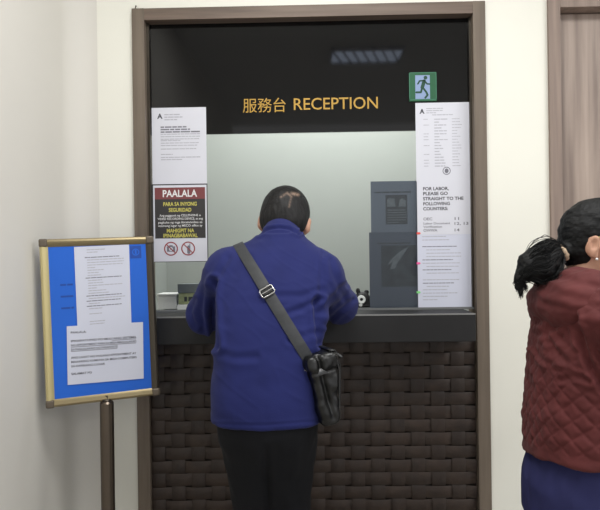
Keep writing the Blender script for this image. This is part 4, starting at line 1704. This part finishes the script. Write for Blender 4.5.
# trousers
g = Grid((-0.28, -0.24, 0.0), (0.28, 0.24, 0.95), 0.005)
g.loft([(0.66, 0, -0.006, 0.180, 0.150), (0.76, 0, -0.006, 0.178, 0.150), (0.84, 0, 0.0, 0.168, 0.128), (0.92, 0, 0, 0.16, 0.125)], 0.0)
for s in (-1, 1):
    g.cone((0.092 * s, 0, 0.72), (wkn[s][0] * 1.05, 0.0, 0.43), 0.098, 0.080, 0.05 if s < 0 else 0.015)
    g.cone((wkn[s][0] * 1.05, 0.0, 0.43), (wan[s][0], wan[s][1], 0.09), 0.080, 0.066, 0.015)
g.add(lambda x, y, z: 0.05 - z + 0 * x + 0 * y, (-9, -9, -9), (9, 9, 9), 0, 'i')
link('trousers', sdf_mesh('trousers', g, 2, lambda V, n: 0.005 * nz(V, (16, 16, 7), 3.0) + 0.002 * nz(V, (40, 40, 20), 8.0)), M['navy'], wo)
for s in (-1, 1):
    g = Grid((wan[s][0] - 0.08, -0.14, -0.006), (wan[s][0] + 0.08, 0.24, 0.13), 0.004)
    shoe(g, wan[s])
    link('shoe', sdf_mesh('shoe', g, 1), M['shoe'], wo)

# quilted jacket
g = Grid((-0.34, -0.26, 0.80), (0.34, 0.42, 1.42), 0.0038)
g.loft(wt, 0.0, p=2.2)
for s in (-1, 1):
    S_, E_, W_ = np.array(wsh[s]), np.array(wel[s]), np.array(wwr[s])
    g.ell(S_ + (0, 0, -0.008), (0.066, 0.072, 0.062), 0.03)
    g.cone(S_, E_, 0.066, 0.060, 0.006)
    g.cone(E_, E_ + (W_ - E_) * 0.88, 0.060, 0.042, 0.015)
    g.cone((0.05 * s, -0.01, 1.262), S_ + (-0.02 * s, 0, 0.004), 0.045, 0.045, 0.03)
g.add(lambda x, y, z: 0.833 + 0.13 * x - z + 0 * y, (-9, -9, -9), (9, 9, 9), 0, 'i')
g.loft([(0.77, 0, 0, 0.178, 0.132), (0.89, 0, 0, 0.178, 0.132)], 0.0, 's')


wcreases = [([(530, 331), (538, 335), (546, 332), (557, 324), (566, 317)], 0.010, 0.008), ([(572, 308), (577, 325), (583, 345), (592, 368), (604, 388)], 0.014, 0.008),
            ([(548, 336), (556, 352), (566, 362)], 0.005, 0.007), ([(556, 332), (566, 345), (578, 352)], 0.005, 0.007), ([(530, 340), (540, 356), (556, 370)], 0.004, 0.007),
            ([(560, 380), (575, 376), (590, 380)], 0.004, 0.007)]


def wjd(V, n):
    ang = np.arctan2(V[:, 0], -V[:, 1])
    s_ = ang * 0.165 + 0.006 * nz(V, 9, 2.0)
    t_ = V[:, 2] + 0.006 * nz(V, 9, 5.0)
    pz_ = 0.047
    out = np.zeros(len(V))
    d1 = np.abs(((s_ + t_) / pz_) % 1 - 0.5) * 2
    d2 = np.abs(((s_ - t_) / pz_) % 1 - 0.5) * 2
    puff = np.minimum(1 - d1, 1 - d2)
    puff = 1 - np.exp(-(puff / 0.22) ** 1.5)
    hemf = np.clip((V[:, 2] - 0.858 - 0.13 * V[:, 0]) / 0.006, 0, 1)
    upper = np.clip((V[:, 2] - 1.02) / 0.12, 0, 1)
    out += 0.0042 * (1 - 0.5 * upper) * puff * hemf + 0.003 * (1 - hemf)
    out += 0.0055 * nz(V, (14, 14, 30), 3.0) + 0.0025 * nz(V, (40, 40, 60), 3.0)
    # pulled folds across the back toward the arm
    r_ = np.sin((t_ * 1.0 + 0.35 * V[:, 1]) * 120 + 3 * nz(V, 8, 4.0))
    Vw, nw = V @ np.array(RW).T + np.array(WO), n @ np.array(RW).T
    out += crease_disp(Vw, nw[:, 1], wcreases)
    out += 0.0034 * np.clip(r_, 0, 1) ** 2 * np.clip((V[:, 2] - 1.0) / 0.08, 0, 1) * np.clip((1.2 - V[:, 2]) / 0.05, 0, 1) * (V[:, 0] > -0.05)
    return out


link('jacket', sdf_mesh('jacket', g, 1, wjd), M['burgundy'], wo)
# hood lying over the shoulders
g = Grid((-0.24, -0.26, 1.12), (0.24, 0.20, 1.44), 0.004)
g.ell((0, -0.040, 1.262), (0.150, 0.090, 0.060), 0.03, 'u', np.array(Matrix.Rotation(0.30, 3, 'X')))
g.ell((0.03, -0.082, 1.236), (0.140, 0.052, 0.066), 0.03, 'u', np.array(Matrix.Rotation(0.25, 3, 'X')))
g.ell((0.115, -0.040, 1.268), (0.080, 0.075, 0.050), 0.03, 'u', np.array(Matrix.Rotation(0.45, 3, 'Y')))
for s in (-1, 1):
    g.cone((0.110 * s, -0.030, 1.292), (0.075 * s, 0.09, 1.245), 0.042, 0.028, 0.03)
    g.cone((0.06 * s, -0.06, 1.31), (0.088 * s, 0.02, 1.30), 0.026, 0.024, 0.02)
g.cone((-0.06, -0.05, 1.31), (0.06, -0.05, 1.31), 0.026, 0.026, 0.02)
g.cone((0, -0.012, 1.25), PW(0, -0.015, -0.03), 0.060, 0.056, 0.015, 's')


def hoodd(V, n):
    out = 0.004 * nz(V, (12, 14, 20), 3.0) + 0.002 * nz(V, (50, 50, 60), 3.0)
    r_ = np.sin((V[:, 2] + 0.30 * V[:, 1] + 0.02 * nz(V, 9, 1.5)) * 150)
    out += 0.0022 * r_ * np.clip((V[:, 2] - 1.22) / 0.03, 0, 1)
    return out


link('hood', sdf_mesh('hood', g, 1, hoodd), M['burgundy'], wo)

# ================================================================== LIGHT
zc = 2.995
a = at(366, 54, 4.46 - 2.2)       # where the mirror image of the fixture sits behind the panel
fx = empty('ceiling_light', (a.x, 2 * GY - (4.46 - 2.2), 3.0))
tag(fx, 'louvred ceiling light above the waiting side, seen mirrored in the black panel', 'ceiling light')
mb = MB()
for q_ in ((-0.29, -0.155, 0.29, -0.14), (-0.29, 0.14, 0.29, 0.155), (-0.29, -0.14, -0.275, 0.14), (0.275, -0.14, 0.29, 0.14)):
    mb.quadbox(q_[0], q_[1], -0.03, q_[2], q_[3], -0.001)
mb.build('light_frame', M['lampmetal'], fx)
MB().quadbox(-0.275, -0.14, -0.012, 0.275, 0.14, -0.001).build('light_panel', M['lamp'], fx)
mb = MB()
for i in range(-3, 4):
    x = -i * 0.078
    b_ = len(mb.v)
    mb.v += [(x + 0.05, -0.14, z) for z in (-0.03, -0.013)] + [(x + 0.04, -0.14, z) for z in (-0.03, -0.013)] + [(x - 0.04, 0.14, z) for z in (-0.03, -0.013)] + [(x - 0.05, 0.14, z) for z in (-0.03, -0.013)]
    mb.f += [tuple(b_ + k_ for k_ in f_) for f_ in ((0, 1, 5, 4), (2, 6, 7, 3), (0, 4, 6, 2), (1, 3, 7, 5), (0, 2, 3, 1), (4, 5, 7, 6))]
mb.build('louvre', M['bronze'], fx)


def area(name, loc, sx, sy, e, col=(1, 1, 1), rot=(0, 0, 0)):
    l = bpy.data.lights.new(name, 'AREA')
    l.shape = 'RECTANGLE'
    l.size, l.size_y = sx, sy
    l.energy = e
    l.color = col
    o = bpy.data.objects.new(name, l)
    o.location = loc
    o.rotation_euler = rot
    COL.objects.link(o)
    return o


area('ceiling_fill', (0.1, -1.15, 2.96), 1.2, 0.5, 27, (1, 0.995, 0.98))  # three unseen fill lights added overhead, clear of the panel's reflection
area('ceiling_fill', (2.3, -1.3, 2.96), 1.2, 0.6, 27, (1, 0.995, 0.98))
area('ceiling_fill', (2.6, -3.4, 2.96), 0.6, 1.2, 44, (1, 0.995, 0.98))
area('office_fill', (0.12, 0.7, 2.9), 1.4, 0.8, 37, (1, 1, 1))  # unseen area light added to brighten the office interior

wd = bpy.data.worlds.new('room_light')
SC.world = wd
wd.use_nodes = True
wd.node_tree.nodes['Background'].inputs[0].default_value = (1.0, 0.995, 0.985, 1)
wd.node_tree.nodes['Background'].inputs[1].default_value = 0.86
SC.view_settings.view_transform = 'Standard'
SC.view_settings.look = 'None'
SC.view_settings.exposure = 0.12
